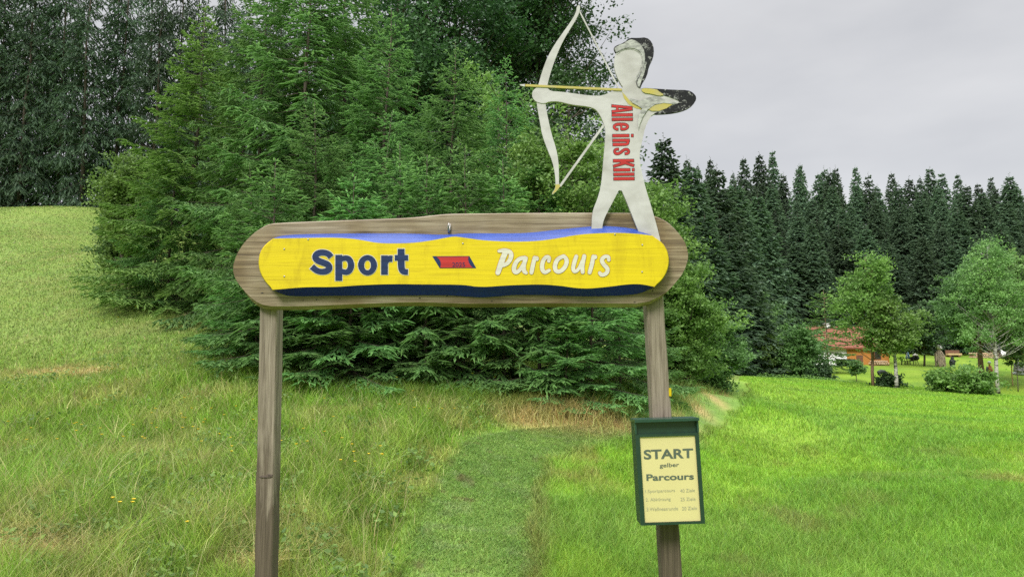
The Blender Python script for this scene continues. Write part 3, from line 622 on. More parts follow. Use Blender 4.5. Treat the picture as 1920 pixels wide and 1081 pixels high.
# --- trees between the field and the garden
bl('gA', 1404, 552, 72, 2.3, 'leaf_mid', 'broadleaf_tree', 'mid green spreading tree at the far end of the mown path', base=0.05, clumps=110, per=170, leaf=0.16, rc=0.8)
bl('gB', 1438, 635, 66, 1.7, 'leaf', 'shrub', 'bright bushy shrub at the field edge beside the spreading tree', 'shrub', base=0.0, clumps=60, per=150, leaf=0.13, rc=0.5)
bl('gC', 1502, 614, 63, 1.35, 'leaf_mid', 'broadleaf_tree', 'round crowned young tree before the white end of the house', base=0.15, clumps=80, per=170, leaf=0.13, rc=0.55)
bl('gE', 1534, 686, 62, 0.75, 'leaf_dark', 'shrub', 'dark low shrub at the field edge below the white house wall', 'shrub', base=0.0, clumps=40, per=150, leaf=0.12, rc=0.4)
PINE = tree_meshes('pine', lambda: spruce(101, 8.5, 2.5, whorl=0.6, nb=6, sec=0.3, ter=0.2, tl=0.3, tw=0.05, droop=0.05, hang=0.1, maxsec=0.8, bare=0.1, power=0.6, gap=0.1, leader=0.6), 'bark_red', 'leaf_grey')
a, b, h = at_tip(1546, 540, 76); plant(PINE, 'pine_tree', 'grey green pine standing in front of the red roof', 'pine', a, b, h / 8.5 * 1.35, 0.4, None, h / 8.5)
M['birch_bark'] = None
def birch_bark():
    m, t, bb = newmat('birch_bark'); n = noise(t, (0.8, 0.8, 3.2), 2.2, 3, 0.7, 0.4); r = ramp(t, [(0.42, (0.03, 0.03, 0.028)), (0.5, (0.38, 0.36, 0.33)), (0.75, (0.5, 0.48, 0.45))])
    t.links.new(n.outputs[0], r.inputs[0]); t.links.new(r.outputs[0], bb.inputs['Base Color']); bb.inputs['Roughness'].default_value = 0.7; return m
M['birch_bark'] = birch_bark()
def foot(key, u, v, tipv, R, leafm, name, label, cat='tree', bark='bark', tipu=None, **k):
    p = ground_px(u, v, 30); h = pt(u, tipv, p[1])[2] - p[2]
    me = tree_meshes(key, lambda: broadleaf(hash_(key) % 9999, h, R, **k), bark, leafm); return plant(me, name, label, cat, p[0], p[1], 1.0, 0.5)
foot('birchA', 1872, 738, 440, 3.1, 'leaf_grey', 'birch_tree', 'tall grey green birch with black and white trunk at the field edge', 'birch', 'birch_bark', base=0.27, clumps=190, per=115, leaf=0.092, rc=0.44, trunk_r=0.17, lean=0.008, shape=0.5, up=0.1, surf=0.6, fine=2)
foot('larchA', 1637, 724, 470, 2.35, 'leaf', 'larch_tree', 'feathery light green tree with brown trunk in front of the orange house', 'tree', 'bark_red', base=0.24, clumps=105, per=105, leaf=0.095, rc=0.42, trunk_r=0.10, lean=0.012, shape=0.5, up=0.1, surf=0.6, fine=2)
foot('birchB', 1681, 728, 560, 1.5, 'leaf', 'birch_tree', 'slim birch with pale trunk right of the larch', 'birch', 'birch_bark', base=0.35, clumps=60, per=150, leaf=0.10, rc=0.45, trunk_r=0.12, lean=0.01)
foot('gF', 1842, 712, 500, 3.2, 'leaf_mid', 'broadleaf_tree', 'broad tree with reddish brown trunk behind the tall birch', 'tree', 'bark_red', base=0.3, clumps=140, per=180, leaf=0.12, rc=0.65, trunk_r=0.26, lean=0.01)
foot('gG', 1733, 686, 560, 2.4, 'leaf_dark', 'broadleaf_tree', 'dark leafy tree behind the closed blue parasol', base=0.2, clumps=90, per=170, leaf=0.15, rc=0.65)
foot('gG2', 1935, 722, 470, 3.0, 'leaf_grey', 'broadleaf_tree', 'pale leafy tree cut by the edge of the picture beyond the birch', base=0.25, clumps=110, per=180, leaf=0.13, rc=0.65)
foot('gH', 1606, 716, 676, 0.5, 'leaf_mid', 'sapling', 'small sapling on the terraced lawn below the house door', 'sapling', base=0.3, clumps=18, per=70, leaf=0.10, rc=0.25, trunk_r=0.03)
foot('gI', 1667, 726, 700, 0.75, 'leaf_dark', 'shrub', 'small dark shrub between the larch and the slim birch', 'shrub', base=0.0, clumps=24, per=90, leaf=0.10, rc=0.28)
foot('gJ', 1749, 722, 702, 0.45, 'leaf_dark', 'shrub', 'tiny dark conical shrub alone on the lawn edge', 'shrub', base=0.0, clumps=16, per=80, leaf=0.09, rc=0.2)
foot('gK', 1812, 738, 696, 1.6, 'leaf', 'willow_shrub', 'wide light green willow shrub at the field edge left of the birch', 'shrub', base=0.0, clumps=70, per=120, leaf=0.10, rc=0.42, multi=5)
foot('gL', 1909, 734, 638, 0.9, 'leaf_mid', 'sapling', 'young staked tree beside the grey statue on the lawn', 'sapling', base=0.45, clumps=24, per=90, leaf=0.10, rc=0.3, trunk_r=0.035)
# undergrowth along the far field edge
gu = np.random.default_rng(9); xs = gu.uniform(9, 60, 26000); ys = edge_y(xs) + np.abs(gu.normal(size=len(xs))) * 2.2 - 0.2; hmx = 0.25 + 0.75 * vnoise(xs, ys, 2.2, 12) ** 2
P = np.stack([xs, ys, hgt(xs, ys) + hmx * gu.random(len(xs))], 1); V = leaf_quads(P, 0.085, gu, 0.4)
tag(add('undergrowth', V, np.arange(len(V)).reshape(-1, 4), M['leaf'], attrs={'tone': np.repeat(gu.random(len(xs)) * 0.8, 4)}), 'weedy green undergrowth along the far edge of the mown field', 'undergrowth', kind='stuff')
# tangle of grass and nettles at the foot of the thicket
pts_ = [];
for (u, v) in [(400, 668), (470, 700), (560, 722), (650, 735), (750, 748), (850, 752), (950, 758), (1040, 764), (1100, 768), (1180, 760), (1260, 748), (1320, 730)]: pts_.append(ground_px(u, v)[:2])
pts_ = np.array(pts_); tt = gu.random(26000) * (len(pts_) - 1.001); ki = tt.astype(int); q = pts_[ki] * (1 - (tt - ki))[:, None] + pts_[ki + 1] * (tt - ki)[:, None]
q = q + gu.normal(size=q.shape) * 0.35; n = len(q); cq, _, _ = colour_at(q[:, 0], q[:, 1])
grass('thicket_edge_grass', 'taller grass fringe along the foot of the spruce thicket', q[:, 0], q[:, 1], hgt(q[:, 0], q[:, 1]), 0.12 + 0.2 * gu.random(n), np.full(n, 0.009), 0.3 + 0.7 * gu.random(n), cq * np.array([0.85, 0.9, 0.8]))

# ------------------------------------------------------------------ the sign
WB = wood('board_wood', (1.7, 50, 62), (0.30, 0.25, 0.185), (0.20, 0.155, 0.105), (0.085, 0.06, 0.038), (0.60, 0.52, 0.36), (0.44, 0.60))
WP = post_wood()
def paint(name, c, c2, rough, grain=(3, 20, 60), bmp=0.25, spots=None):
    m, t, b = newmat(name); n = noise(t, grain, 1.0, 5, 0.6, 0.3); r = ramp(t, [(0.35, c2), (0.6, c)]); t.links.new(n.outputs[0], r.inputs[0]); col = r.outputs[0]
    if spots:
        v = N(t, 'ShaderNodeTexVoronoi'); v.inputs['Scale'].default_value = spots[0]; tcn = N(t, 'ShaderNodeTexCoord'); t.links.new(tcn.outputs['Object'], v.inputs['Vector'])
        r2 = ramp(t, [(spots[1], (1, 1, 1)), (spots[1] + 0.06, (0, 0, 0))]); t.links.new(v.outputs['Distance'], r2.inputs[0]); col = mixc(t, col, spots[2], r2.outputs[0])
    t.links.new(col, b.inputs['Base Color']); b.inputs['Roughness'].default_value = rough; b.inputs['Specular IOR Level'].default_value = 0.25 if rough > 0.4 else 0.5; bump(t, b, n.outputs[0], bmp, 0.002); return m
YP = paint('yellow_paint', (0.54, 0.415, 0.002), (0.48, 0.365, 0.002), 0.6)
def weather(m):
    t = m.node_tree; b = t.nodes['Principled BSDF']; src = b.inputs['Base Color'].links[0].from_socket
    n = noise(t, (9, 9, 2.2), 1.0, 6, 0.7, 0.8); r = ramp(t, [(0.5, (1, 1, 1)), (0.72, (0.74, 0.70, 0.6))]); t.links.new(n.outputs[0], r.inputs[0])
    g_ = noise(t, (4, 60, 130), 1.0, 4, 0.7); r2 = ramp(t, [(0.30, (0.78, 0.74, 0.6)), (0.42, (1, 1, 1))]); t.links.new(g_.outputs[0], r2.inputs[0])
    c = mixc(t, mixc(t, src, r.outputs[0], 1.0, 'MULTIPLY'), r2.outputs[0], 1.0, 'MULTIPLY'); t.links.new(c, b.inputs['Base Color'])
    bn = [x for x in t.nodes if x.type == 'BUMP'][0]; t.links.new(g_.outputs[0], bn.inputs['Height']); bn.inputs['Strength'].default_value = 0.5
weather(YP)
UB = paint('navy_paint_skylit', (0.028, 0.068, 0.31), (0.018, 0.045, 0.23), 0.36, spots=(140, 0.2, (0.012, 0.02, 0.10)))  # panel navy made lighter: skylight on the upper bevel put into the colour
NP = paint('navy_paint_shaded', (0.008, 0.020, 0.30), (0.006, 0.015, 0.22), 0.45, spots=(140, 0.2, (0.01, 0.015, 0.10)))  # darker copy of the same navy: shade painted into lower bevel and rim
NL = paint('navy_lettering', (0.006, 0.020, 0.080), (0.004, 0.013, 0.05), 0.5)
WL = paint('white_lettering', (0.50, 0.48, 0.42), (0.42, 0.40, 0.35), 0.55)
RL = paint('red_paint', (0.38, 0.022, 0.022), (0.28, 0.015, 0.015), 0.5)
BR = paint('brown_outline', (0.32, 0.09, 0.03), (0.25, 0.06, 0.02), 0.6)
DK = paint('dark_paint', (0.02, 0.018, 0.022), (0.012, 0.012, 0.015), 0.6)
WHT = paint('weathered_white', (0.42, 0.405, 0.42), (0.31, 0.295, 0.295), 0.5, (5, 5, 9), 0.1)
GRY = paint('grey_paint', (0.36, 0.36, 0.35), (0.16, 0.16, 0.16), 0.55, (30, 30, 60), 0.1)
def swirl(name):
    m, t, b = newmat(name); n = noise(t, (1, 1, 1), 30, 6, 0.7, 1.2); r = ramp(t, [(0.5, (0.010, 0.010, 0.012)), (0.56, (0.02, 0.02, 0.022)), (0.62, (0.26, 0.26, 0.26)), (0.68, (0.02, 0.02, 0.02))])
    t.links.new(n.outputs[0], r.inputs[0]); t.links.new(r.outputs[0], b.inputs['Base Color']); b.inputs['Roughness'].default_value = 0.6; b.inputs['Specular IOR Level'].default_value = 0.15; return m
BLK = swirl('worn_black_paint')
YW = paint('faded_yellow', (0.36, 0.30, 0.07), (0.33, 0.29, 0.13), 0.5, (20, 20, 30))
STEEL = plain('steel', (0.32, 0.31, 0.30), 0.4, 0.3, 40, 0.8)

YB0, YB1 = 3.470, 3.520                                   # backing board front and back
YPF, YPB = 3.405, 3.462                                   # raised panel front and rim
PO0, PO1 = 3.524, 3.624                                   # posts
sign = thing('trail_sign', 'wooden gate sign on two posts with yellow Sport Parcours panel', 'sign', (0.1, 3.55, gz(0.1, 3.55)))
def post(le, ri, mark=None):
    """a post from its two front edges, ((u,v) top, (u,v) bottom) each"""
    levels = 24; secs = []; gg = np.random.default_rng(int(le[0][0]))
    a0, a1 = pt(*le[0], PO0), pt(*le[1], PO0); b0, b1 = pt(*ri[0], PO0), pt(*ri[1], PO0)
    zb = -0.25; zt = max(a0[2], b0[2]) + 0.10
    for z in np.linspace(zb, zt, levels):
        xl = a0[0] + (a1[0] - a0[0]) * (z - a0[2]) / (a1[2] - a0[2]); xr = b0[0] + (b1[0] - b0[0]) * (z - b0[2]) / (b1[2] - b0[2])
        j = gg.normal(size=2) * 0.0012; c_ = 0.006
        xl += j[0]; xr += j[1]
        secs.append([(xl + c_, PO0, z), (xr - c_, PO0, z), (xr, PO0 + c_, z), (xr, PO1 - c_, z), (xr - c_, PO1, z), (xl + c_, PO1, z), (xl, PO1 - c_, z), (xl, PO0 + c_, z)])
    V = np.array(secs).reshape(-1, 3); n = 8
    F = [(i * n + j, i * n + (j + 1) % n, (i + 1) * n + (j + 1) % n, (i + 1) * n + j) for i in range(levels - 1) for j in range(n)] + [tuple(range(n))[::-1], tuple(range((levels - 1) * n, levels * n))]
    return add('post', V, F, WP, sign)
pl = post(((487, 577), (476, 1081)), ((520, 577), (510, 1081)))
pr = post(((1212, 574), (1242, 1081)), ((1245, 574), (1280, 1081)))
# knot on the first post, tag on the second
mb = MB(); mb.ball(pt(496, 894, PO0 - 0.0004), (0.028, 0.0014, 0.0055), 14, 8, 0.12, 3); mb.ball(pt(505, 892, PO0 - 0.0004), (0.017, 0.0016, 0.010), 12, 8, 0.1, 5)
mb.build('knot', plain('knot_wood', (0.06, 0.044, 0.034), 0.85, 0.5, 90), pl, True)
A = loop_px([(1254, 727), (1258.5, 727), (1259, 742), (1254.5, 742)], PO0 - 0.004); Bk = A.copy(); Bk[:, 1] = PO0 + 0.012
MB().prism(A, Bk).build('marker_tag', YP, pr)

BOARD = [(435.6,502),(444,476),(458,454),(475,437.5),(492,427),(506,420.5),(540,418.5),(576,417),(660,414),(731,411.6),(779,409),(813,405),(839,402.6),(890,402),(940,401.5),(1015,400.5),(1115,400.5),(1177,400.5),(1205,402),(1227,406),(1250,416),(1270,434),(1284,452),(1290,472),(1290,487),(1282,510),(1265,532),(1245,552),(1207,569),(1150,568.5),(1090,568),(990,568),(915,568.5),(875,569),(827,567),(779,566),(730,567),(683,569),(588,573),(540,573.6),(499,573.6),(477,564),(456,543),(441.5,524)]
fb = smooth_loop(BOARD, 1); cen = np.array([863, 486.0])
rim = fb.copy(); dn = np.clip((rim[:, 1] - 540) / 25, 0, 1); rim[:, 1] += dn * 6.5; rim[:, 1] -= np.clip((440 - rim[:, 1]) / 25, 0, 1) * 1.6
A = loop_px(fb, YB0); B = loop_px(rim, YB0 + 0.022); Bk = B.copy(); Bk[:, 1] = YB1
mb = MB(); n = len(A); mb.put(np.vstack([A, B, Bk]), [tuple(range(n)), tuple(range(3 * n - 1, 2 * n - 1, -1))] + [(i, i + n, (i + 1) % n + n, (i + 1) % n) for i in range(n)] + [(i + n, i + 2 * n, (i + 1) % n + 2 * n, (i + 1) % n + n) for i in range(n)])
board = mb.build('backing_board', WB, sign)
# small nail holes and cracks
mb = MB()
for u, v, w, h in [(491.5, 549, 3, .9), (568, 563, 1, 1), (593.5, 561.5, 1.2, 1.1), (637, 560, 1.2, 1), (787, 558.5, 2, 1), (838, 555, 2.2, .8), (922, 564.5, 2, .8), (1190, 566, 2, .8), (1224, 545, 1.6, 1)]:
    c_ = pt(u, v, YB0 - 0.0006); mb.ball(c_, (w * 0.0025, 0.0012, h * 0.0025), 8, 5)
mb.build('nail_holes', DK, board)

TOPO = [(513,446.6),(528,441),(564,439),(612,438),(660,437.5),(707,437.3),(755,437.5),(800,438.8),(827,440),(850,438.7),(877,437),(940,437.5),(990,437),(1040,431),(1090,426),(1127,423),(1165,425.5),(1197,430),(1222,440)]
TOPI = [(513,446.8),(564,446),(624,445),(660,447),(683.5,450.6),(707.5,455.5),(743,456.3),(779,455),(815,449.5),(846,443.5),(855,443.2),(872,445.5),(902,450),(940,452.3),(977,453),(1015,451),(1052,445.5),(1077,440.5),(1115,437),(1165,436),(1202,438.6),(1222,441.5)]
BOTI = [(511,543),(540,540.5),(576,537.6),(624,538),(671.5,534.5),(731,532),(803,533),(851,533),(877,534.5),(890,537),(915,537.5),(952,534.5),(1015,532.5),(1052,535.5),(1077,539.5),(1102,541),(1140,537.5),(1177,532.5),(1202,532),(1227,537.5)]
BOTO = [(511,543),(525,549.5),(540,555),(588,554.5),(636,553.7),(707,553.2),(779,553),(840,552.5),(870,555),(902,557.5),(932,555),(965,552),(1003,552.2),(1040,553),(1090,555),(1140,554.5),(1190,552),(1210,546),(1227,537.5)]
LEND = [(511,543),(497,528.5),(487.5,512),(484,492.6),(487,473),(497,458),(513,446.6)]
REND = [(1222,440.5),(1240,452.5),(1251,467),(1255.5,487.5),(1252,507),(1242,525),(1227,537.5)]
def resamp(c, n): 
    c = smooth_loop(c, 2, False); x = np.linspace(c[0][0], c[-1][0], n); return np.column_stack([x, np.interp(x, c[:, 0], c[:, 1])])
def arc(c, n):
    c = smooth_loop(c, 2, False); s = np.r_[0, np.cumsum(np.hypot(*np.diff(c, axis=0).T))]; t = np.linspace(0, s[-1], n); return np.column_stack([np.interp(t, s, c[:, 0]), np.interp(t, s, c[:, 1])])
nT, nE = 90, 18
ti, to = resamp(TOPI, nT), resamp(TOPO, nT); bi, bo = resamp(BOTI, nT)[::-1], resamp(BOTO, nT)[::-1]; le, re = arc(LEND, nE), arc(REND, nE)
sh = lambda e: e + (np.array([870, 490]) - e) * np.array([0.0035, 0.02])
inner = np.vstack([ti, sh(re[1:-1]), bi, sh(le[1:-1])]); outer = np.vstack([to, re[1:-1], bo, le[1:-1]])
I = loop_px(inner, YPF); O = loop_px(outer, YPB); OB = O.copy(); OB[:, 1] = YB0 - 0.0005; n = len(I)
panel = add('name_panel', np.vstack([I]), [tuple(range(n))], YP, sign)
# the yellow rounded ends belong to the panel; the wavy bevels above and below are one navy, painted lit above and shaded below
def strip(a, b, sel, name, mat):
    ix = list(sel) + [(sel[-1] + 1) % len(a)]; k = len(ix); closed = ix[0] == ix[-1]
    if closed: ix = ix[:-1]; k -= 1
    add(name, np.vstack([a[ix], b[ix]]), [(i, i + k, (i + 1) % k + k, (i + 1) % k) for i in range(k if closed else k - 1)], mat, panel)
up = list(range(0, nT - 1)); rr_ = list(range(nT - 1, nT + nE - 2)); lo_ = list(range(nT + nE - 2, 2 * nT + nE - 3)); ll_ = list(range(2 * nT + nE - 3, n))
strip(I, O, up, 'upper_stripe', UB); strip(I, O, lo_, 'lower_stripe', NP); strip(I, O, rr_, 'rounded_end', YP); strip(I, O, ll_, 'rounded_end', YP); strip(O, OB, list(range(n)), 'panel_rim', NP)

# lettering -------------------------------------------------------
def text_mesh(s, off=0.0, res=6):
    cu = bpy.data.curves.new('t', 'FONT'); cu.body = s; cu.size = 1; cu.offset = off; cu.resolution_u = res; cu.fill_mode = 'BOTH'
    o = bpy.data.objects.new('t', cu); C.objects.link(o); dg = bpy.context.evaluated_depsgraph_get()
    me = bpy.data.meshes.new_from_object(o.evaluated_get(dg)); V = np.array([v.co[:] for v in me.vertices]); F = [tuple(p.vertices) for p in me.polygons]
    bpy.data.objects.remove(o); bpy.data.curves.remove(cu); bpy.data.meshes.remove(me); return V, F
def text(name, s, corners, Y, mat, parent, off=0.0, ref=None, space=None):
    """lettering stretched between four pixels (bottom left, bottom right, top right, top left) of the plane y = Y"""
    V, F = text_mesh(s, off); R_ = V if ref is None else text_mesh(s, ref)[0]
    lo, hi = R_.min(0), R_.max(0); s_ = (V[:, 0] - lo[0]) / (hi[0] - lo[0]); t_ = (V[:, 1] - lo[1]) / (hi[1] - lo[1])
    bl_, br_, tr_, tl_ = [np.array(pt(u, v, Y)) for u, v in corners]
    P = (1 - t_)[:, None] * ((1 - s_)[:, None] * bl_ + s_[:, None] * br_) + t_[:, None] * ((1 - s_)[:, None] * tl_ + s_[:, None] * tr_)
    return add(name, P, F, mat, parent)
def strokes_mesh(name, strokes, iso, Y, mat, parent, step=0.5, conv=lambda p: p, butt=False, it=3):
    """brush lettering: the union of tapering strokes, filled by marching squares"""
    S = [np.column_stack([conv(smooth_loop(np.array(p)[:, :2], it, False)), np.interp(np.linspace(0, 1, len(smooth_loop(np.array(p)[:, :2], it, False))), np.linspace(0, 1, len(p)), np.array(p)[:, 2])]) for p in strokes]
    al = np.vstack(S); x0, y0 = al[:, 0].min() - 12, al[:, 1].min() - 12; x1, y1 = al[:, 0].max() + 12, al[:, 1].max() + 12
    X, Yg = np.meshgrid(np.arange(x0, x1, step), np.arange(y0, y1, step)); D = np.full(X.shape, 1e9)
    for p in S:
        sl = np.hypot(*np.diff(p[:, :2], axis=0).T); cum = np.r_[0, np.cumsum(sl)]; u0 = (p[1] - p[0])[:2] / sl[0]; u1 = (p[-1] - p[-2])[:2] / sl[-1]
        closed_ = np.hypot(*(p[0] - p[-1])[:2]) < 1e-3
        for i_, (a, b) in enumerate(zip(p[:-1], p[1:])):
            d = b[:2] - a[:2]; L2 = d @ d + 1e-9; t0 = ((X - a[0]) * d[0] + (Yg - a[1]) * d[1]) / L2; t = np.clip(t0, 0, 1)
            e = np.hypot(X - a[0] - t * d[0], Yg - a[1] - t * d[1]) - (a[2] * (1 - t) + b[2] * t)
            if butt and not closed_ and cum[i_] < 1.3 * p[0][2]: e = np.maximum(e, -((X - p[0][0]) * u0[0] + (Yg - p[0][1]) * u0[1]))
            if butt and not closed_ and cum[-1] - cum[i_ + 1] < 1.3 * p[-1][2]: e = np.maximum(e, (X - p[-1][0]) * u1[0] + (Yg - p[-1][1]) * u1[1])
            D = np.minimum(D, e)
    D = D - iso; V = []; F = []
    def addp(q):
        k = len(V); V.extend(q); F.append(tuple(range(k, k + len(q))))
    ny, nx = D.shape
    for j, i in zip(*np.nonzero((np.minimum(np.minimum(D[:-1, :-1], D[1:, :-1]), np.minimum(D[:-1, 1:], D[1:, 1:])) < 0))):
        cs = [(i, j), (i, j + 1), (i + 1, j + 1), (i + 1, j)]; q = []
        for k in range(4):
            a, b = cs[k], cs[(k + 1) % 4]; da, db = D[a[1], a[0]], D[b[1], b[0]]
            if da < 0: q.append((x0 + a[0] * step, y0 + a[1] * step))
            if (da < 0) != (db < 0): f = da / (da - db); q.append((x0 + (a[0] + f * (b[0] - a[0])) * step, y0 + (a[1] + f * (b[1] - a[1])) * step))
        if len(q) > 2: addp(q)
    return add(name, loop_px(V, Y), F, mat, parent)

z1 = lambda p: np.column_stack([p[:, 0] / 4.174 + 420, p[:, 1] / 4.174 + 380])
_o = [(1123 + 51 * math.sin(t), 488 - 60 * math.cos(t), 5.9 - 1.1 * abs(math.cos(t))) for t in np.linspace(0, 6.2832, 17)]
SPS = [[(838, 424, 6), (815, 396, 5.6), (768, 386, 5.4), (728, 396, 5.7), (711, 424, 6), (728, 450, 6), (772, 466, 5.9), (815, 482, 6), (827, 512, 6), (806, 534, 5.7), (765, 541, 5.4), (722, 530, 5.6), (688, 498, 6)],
       [(898, 407, 6.4), (898, 610, 6.4)], [(900, 452, 4.6), (925, 436, 4.7), (958, 430, 5), (985, 446, 5.6), (997, 488, 5.9), (985, 528, 5.6), (958, 545, 5), (925, 538, 4.7), (900, 522, 4.6)],
       _o, [(1256, 412, 6.4), (1256, 562, 6.4)], [(1258, 486, 5), (1270, 448, 5.4), (1296, 436, 5.9), (1318, 438, 6)],
       [(1386, 360, 6.4), (1386, 500, 6.4), (1394, 530, 6), (1414, 541, 5.4), (1440, 541, 5.2)], [(1336, 430, 5.2), (1441, 430, 5.2)]]
strokes_mesh('lettering_outline', SPS, 1.15, YPF - 0.0012, WL, panel, conv=z1, butt=True)
strokes_mesh('lettering', SPS, 0.0, YPF - 0.0024, NL, panel, conv=z1, butt=True)
z2 = lambda p: np.column_stack([p[:, 0] / 4 + 840, p[:, 1] / 4 + 380])
PC = [[(432, 368, 4), (402, 440, 4.2), (374, 524, 3.6)], [(382, 362, 2.2), (430, 354, 3), (474, 372, 3.4), (474, 412, 3.4), (450, 452, 3), (416, 470, 2.4)],
      [(574, 412, 3), (530, 420, 3), (500, 460, 3.3), (492, 508, 3.4), (512, 526, 3), (545, 498, 2.6), (580, 430, 2.6)], [(584, 416, 3), (566, 470, 3.2), (570, 514, 3.2), (588, 526, 2)],
      [(650, 412, 2.9), (636, 470, 3.2), (626, 522, 3)], [(634, 462, 2), (650, 422, 2.6), (666, 412, 3), (668, 424, 2.4)],
      [(756, 436, 2.6), (762, 408, 2.6), (734, 404, 2.8), (708, 442, 3.2), (704, 498, 3.2), (724, 526, 2.8), (760, 506, 2.2)],
      [(868, 400, 2.8), (820, 420, 3), (800, 470, 3.3), (806, 510, 3.2), (836, 520, 3.1), (876, 488, 3.2), (894, 440, 3.2), (880, 406, 2.8), (856, 402, 2.2)],
      [(962, 402, 2.8), (946, 450, 3.1), (936, 500, 3), (952, 520, 2.6), (980, 498, 2.4), (1006, 440, 2.6)], [(1022, 400, 3), (1006, 470, 3.2), (1010, 520, 2.8)],
      [(1090, 402, 2.8), (1080, 460, 3.1), (1062, 522, 2.9)], [(1078, 452, 1.8), (1092, 414, 2.4), (1104, 400, 2.8), (1106, 412, 2.2)],
      [(1206, 428, 2.6), (1206, 404, 2.6), (1176, 400, 2.7), (1150, 426, 3), (1164, 460, 3.1), (1200, 492, 3.2), (1192, 530, 3), (1152, 544, 2.8), (1138, 526, 2.6)]]
PC = [[(a, b, w * 1.24) for a, b, w in st_] for st_ in PC]
strokes_mesh('lettering_outline', PC, 0.7, YPF - 0.0012, BR, panel, conv=z2)
strokes_mesh('lettering', PC, 0.0, YPF - 0.0024, WL, panel, conv=z2)
# ribbon emblem
def sheet(name, pts, Y, mat, parent): return add(name, loop_px(pts, Y), [tuple(range(len(pts)))], mat, parent)
sheet('ribbon_outline', [(810.5, 480), (880, 479.8), (893, 502.4), (824.6, 502.6)], YPF - 0.0010, NL, panel)
sheet('ribbon', [(818.5, 481.4), (878.6, 480.9), (877.6, 486), (879, 492), (883, 498.5), (886.5, 501.5), (825.8, 501.6), (826.6, 495), (826, 490), (823, 485)], YPF - 0.0020, RL, panel)
text('year_lettering', '2025', [(848, 500), (872, 500), (872, 491.6), (848, 491.6)], YPF - 0.0030, NL, panel, 0.0)
for u, v in [(533, 466.7), (533, 518), (577.7, 449), (868, 456.5), (1204.5, 459), (1204, 509.7), (1153, 439.5)]:
    MB().ball(pt(u, v, YPF - 0.001), (0.0042, 0.002, 0.0042), 10, 6).build('screw', STEEL, panel, True)
hk = MB(); q = [pt(u, v, yy) for u, v, yy in [(841, 437, YB0 + 0.01), (841, 434, YB0 - 0.012), (840.3, 424, YB0 - 0.015), (841.3, 418.5, YB0 - 0.013), (843, 420, YB0 - 0.010), (843.6, 429, YB0 - 0.010), (842.8, 436.5, YB0 - 0.011)]]
hk.tube(q, 0.0042, 8).build('hook', STEEL, sign, True)

# ------------------------------------------------------------------ the archer cut-out
YA0, YA1 = 3.4425, 3.4585
arch = thing('archer_cutout', 'flat white painted archer cut-out aiming a bow above the board', 'archer figure', pt(1170, 440, 3.45))
BODY = [(997,177),(999.7,169),(1008,163),(1017,161),(1025,164),(1033,171),(1051.6,172),(1082,176),(1102.5,179),(1125,180),(1135,177),(1149,171),(1161,168.5),(1169,164.5),(1163.5,157),(1156.4,142.5),(1151.5,126),(1152,110),(1155,98),(1165,88),(1185,84),(1200,92),(1208,108),(1207,126),(1198,142),(1192,155),(1200,166),(1215,169),(1240,172),(1262,178),(1284,187),(1268,196),(1250,206),(1236,212.6),(1222.6,214.5),(1216,226),(1210,238),(1204,265),(1199,289),(1200.5,308),(1205,330),(1211,354),(1220,383),(1227,407),(1234,433),(1238.5,451),(1239,464),(1208,460),(1194.5,427),(1183.7,399.6),(1174,375.6),(1163,351),(1152,373),(1139,397),(1132,412),(1129.5,424),(1129,436),(1108.5,436),(1109.6,424),(1110,407),(1113,390),(1121,371),(1127,349),(1129.6,325),(1132,296),(1135,260),(1135.6,246),(1133,234),(1126,217),(1117,204.5),(1102.5,199.5),(1072,196.4),(1047.5,190),(1031,190),(1021,194),(1011,193),(1001,188)]
body = slab('body', BODY, YA0, YA1, WHT, arch, 1)
BOW = [(1082,10),(1088,10),(1087,22),(1080,37),(1070,53),(1060,69),(1049.6,89.5),(1039,116),(1031,140.5),(1026,161),(1024,178),(1022,193),(1028.5,226.5),(1034.6,253),(1043,279),(1047,301),(1048,325),(1048,344),(1051,349),(1043,359),(1036,365),(1034.6,362),(1040.6,354),(1042,345.5),(1040.6,325),(1036,303),(1026,279),(1016.5,253),(1012,226.5),(1008,205),(1006,190),(1006,170),(1009.5,159),(1017,132),(1027,106),(1041.4,81),(1055.7,61),(1070,41),(1080,24)]
bow = slab('bow', BOW, YA0 + 0.0035, YA1 - 0.0035, WHT, arch, 1)
sheet('limb_tip', [(1041.6,346),(1048.2,345),(1050,347.5),(1050.5,349.5),(1043,358.5),(1036.3,364),(1035.6,362),(1041,354)], YA0 + 0.0029, YW, bow)
def rod(name, a, b, w, mat, parent, ya, yb):
    d = np.array(b, float) - a; nrm = np.array([-d[1], d[0]]) / np.hypot(*d) * w / 2
    return slab(name, [a + nrm, b + nrm, b - nrm, a - nrm], ya, yb, mat, parent, 0)
rod('bowstring', np.array([1086., 20]), np.array([1162., 169]), 2.6, WHT, arch, YA0 + 0.006, YA1 - 0.006)
rod('bowstring', np.array([1050., 349]), np.array([1136., 229]), 4.2, WHT, arch, YA0 + 0.005, YA1 - 0.005)
arrow = rod('arrow', np.array([984., 159.8]), np.array([1166., 168.2]), 4.0, YW, arch, YA0 - 0.004, YA0 + 0.004)
slab('arrow_point', [(974, 158.6), (985, 157.4), (985, 162.4), (976, 160.6)], YA0 - 0.004, YA0 + 0.004, WHT, arrow, 0)
slab('hair', [(1155.5,100),(1152,94),(1151,88.5),(1158,84.5),(1170,80),(1180,71),(1196,71.5),(1212,70),(1222.5,79),(1226.6,93.6),(1224.6,110),(1216.5,126),(1213.4,142.5),(1204,157),(1201,166),(1194,162),(1193,152),(1200,140),(1206,126),(1207.5,110),(1203,97),(1193,90),(1180,88),(1168,90)], YA0 - 0.003, YA1 - 0.003, BLK, arch, 1)
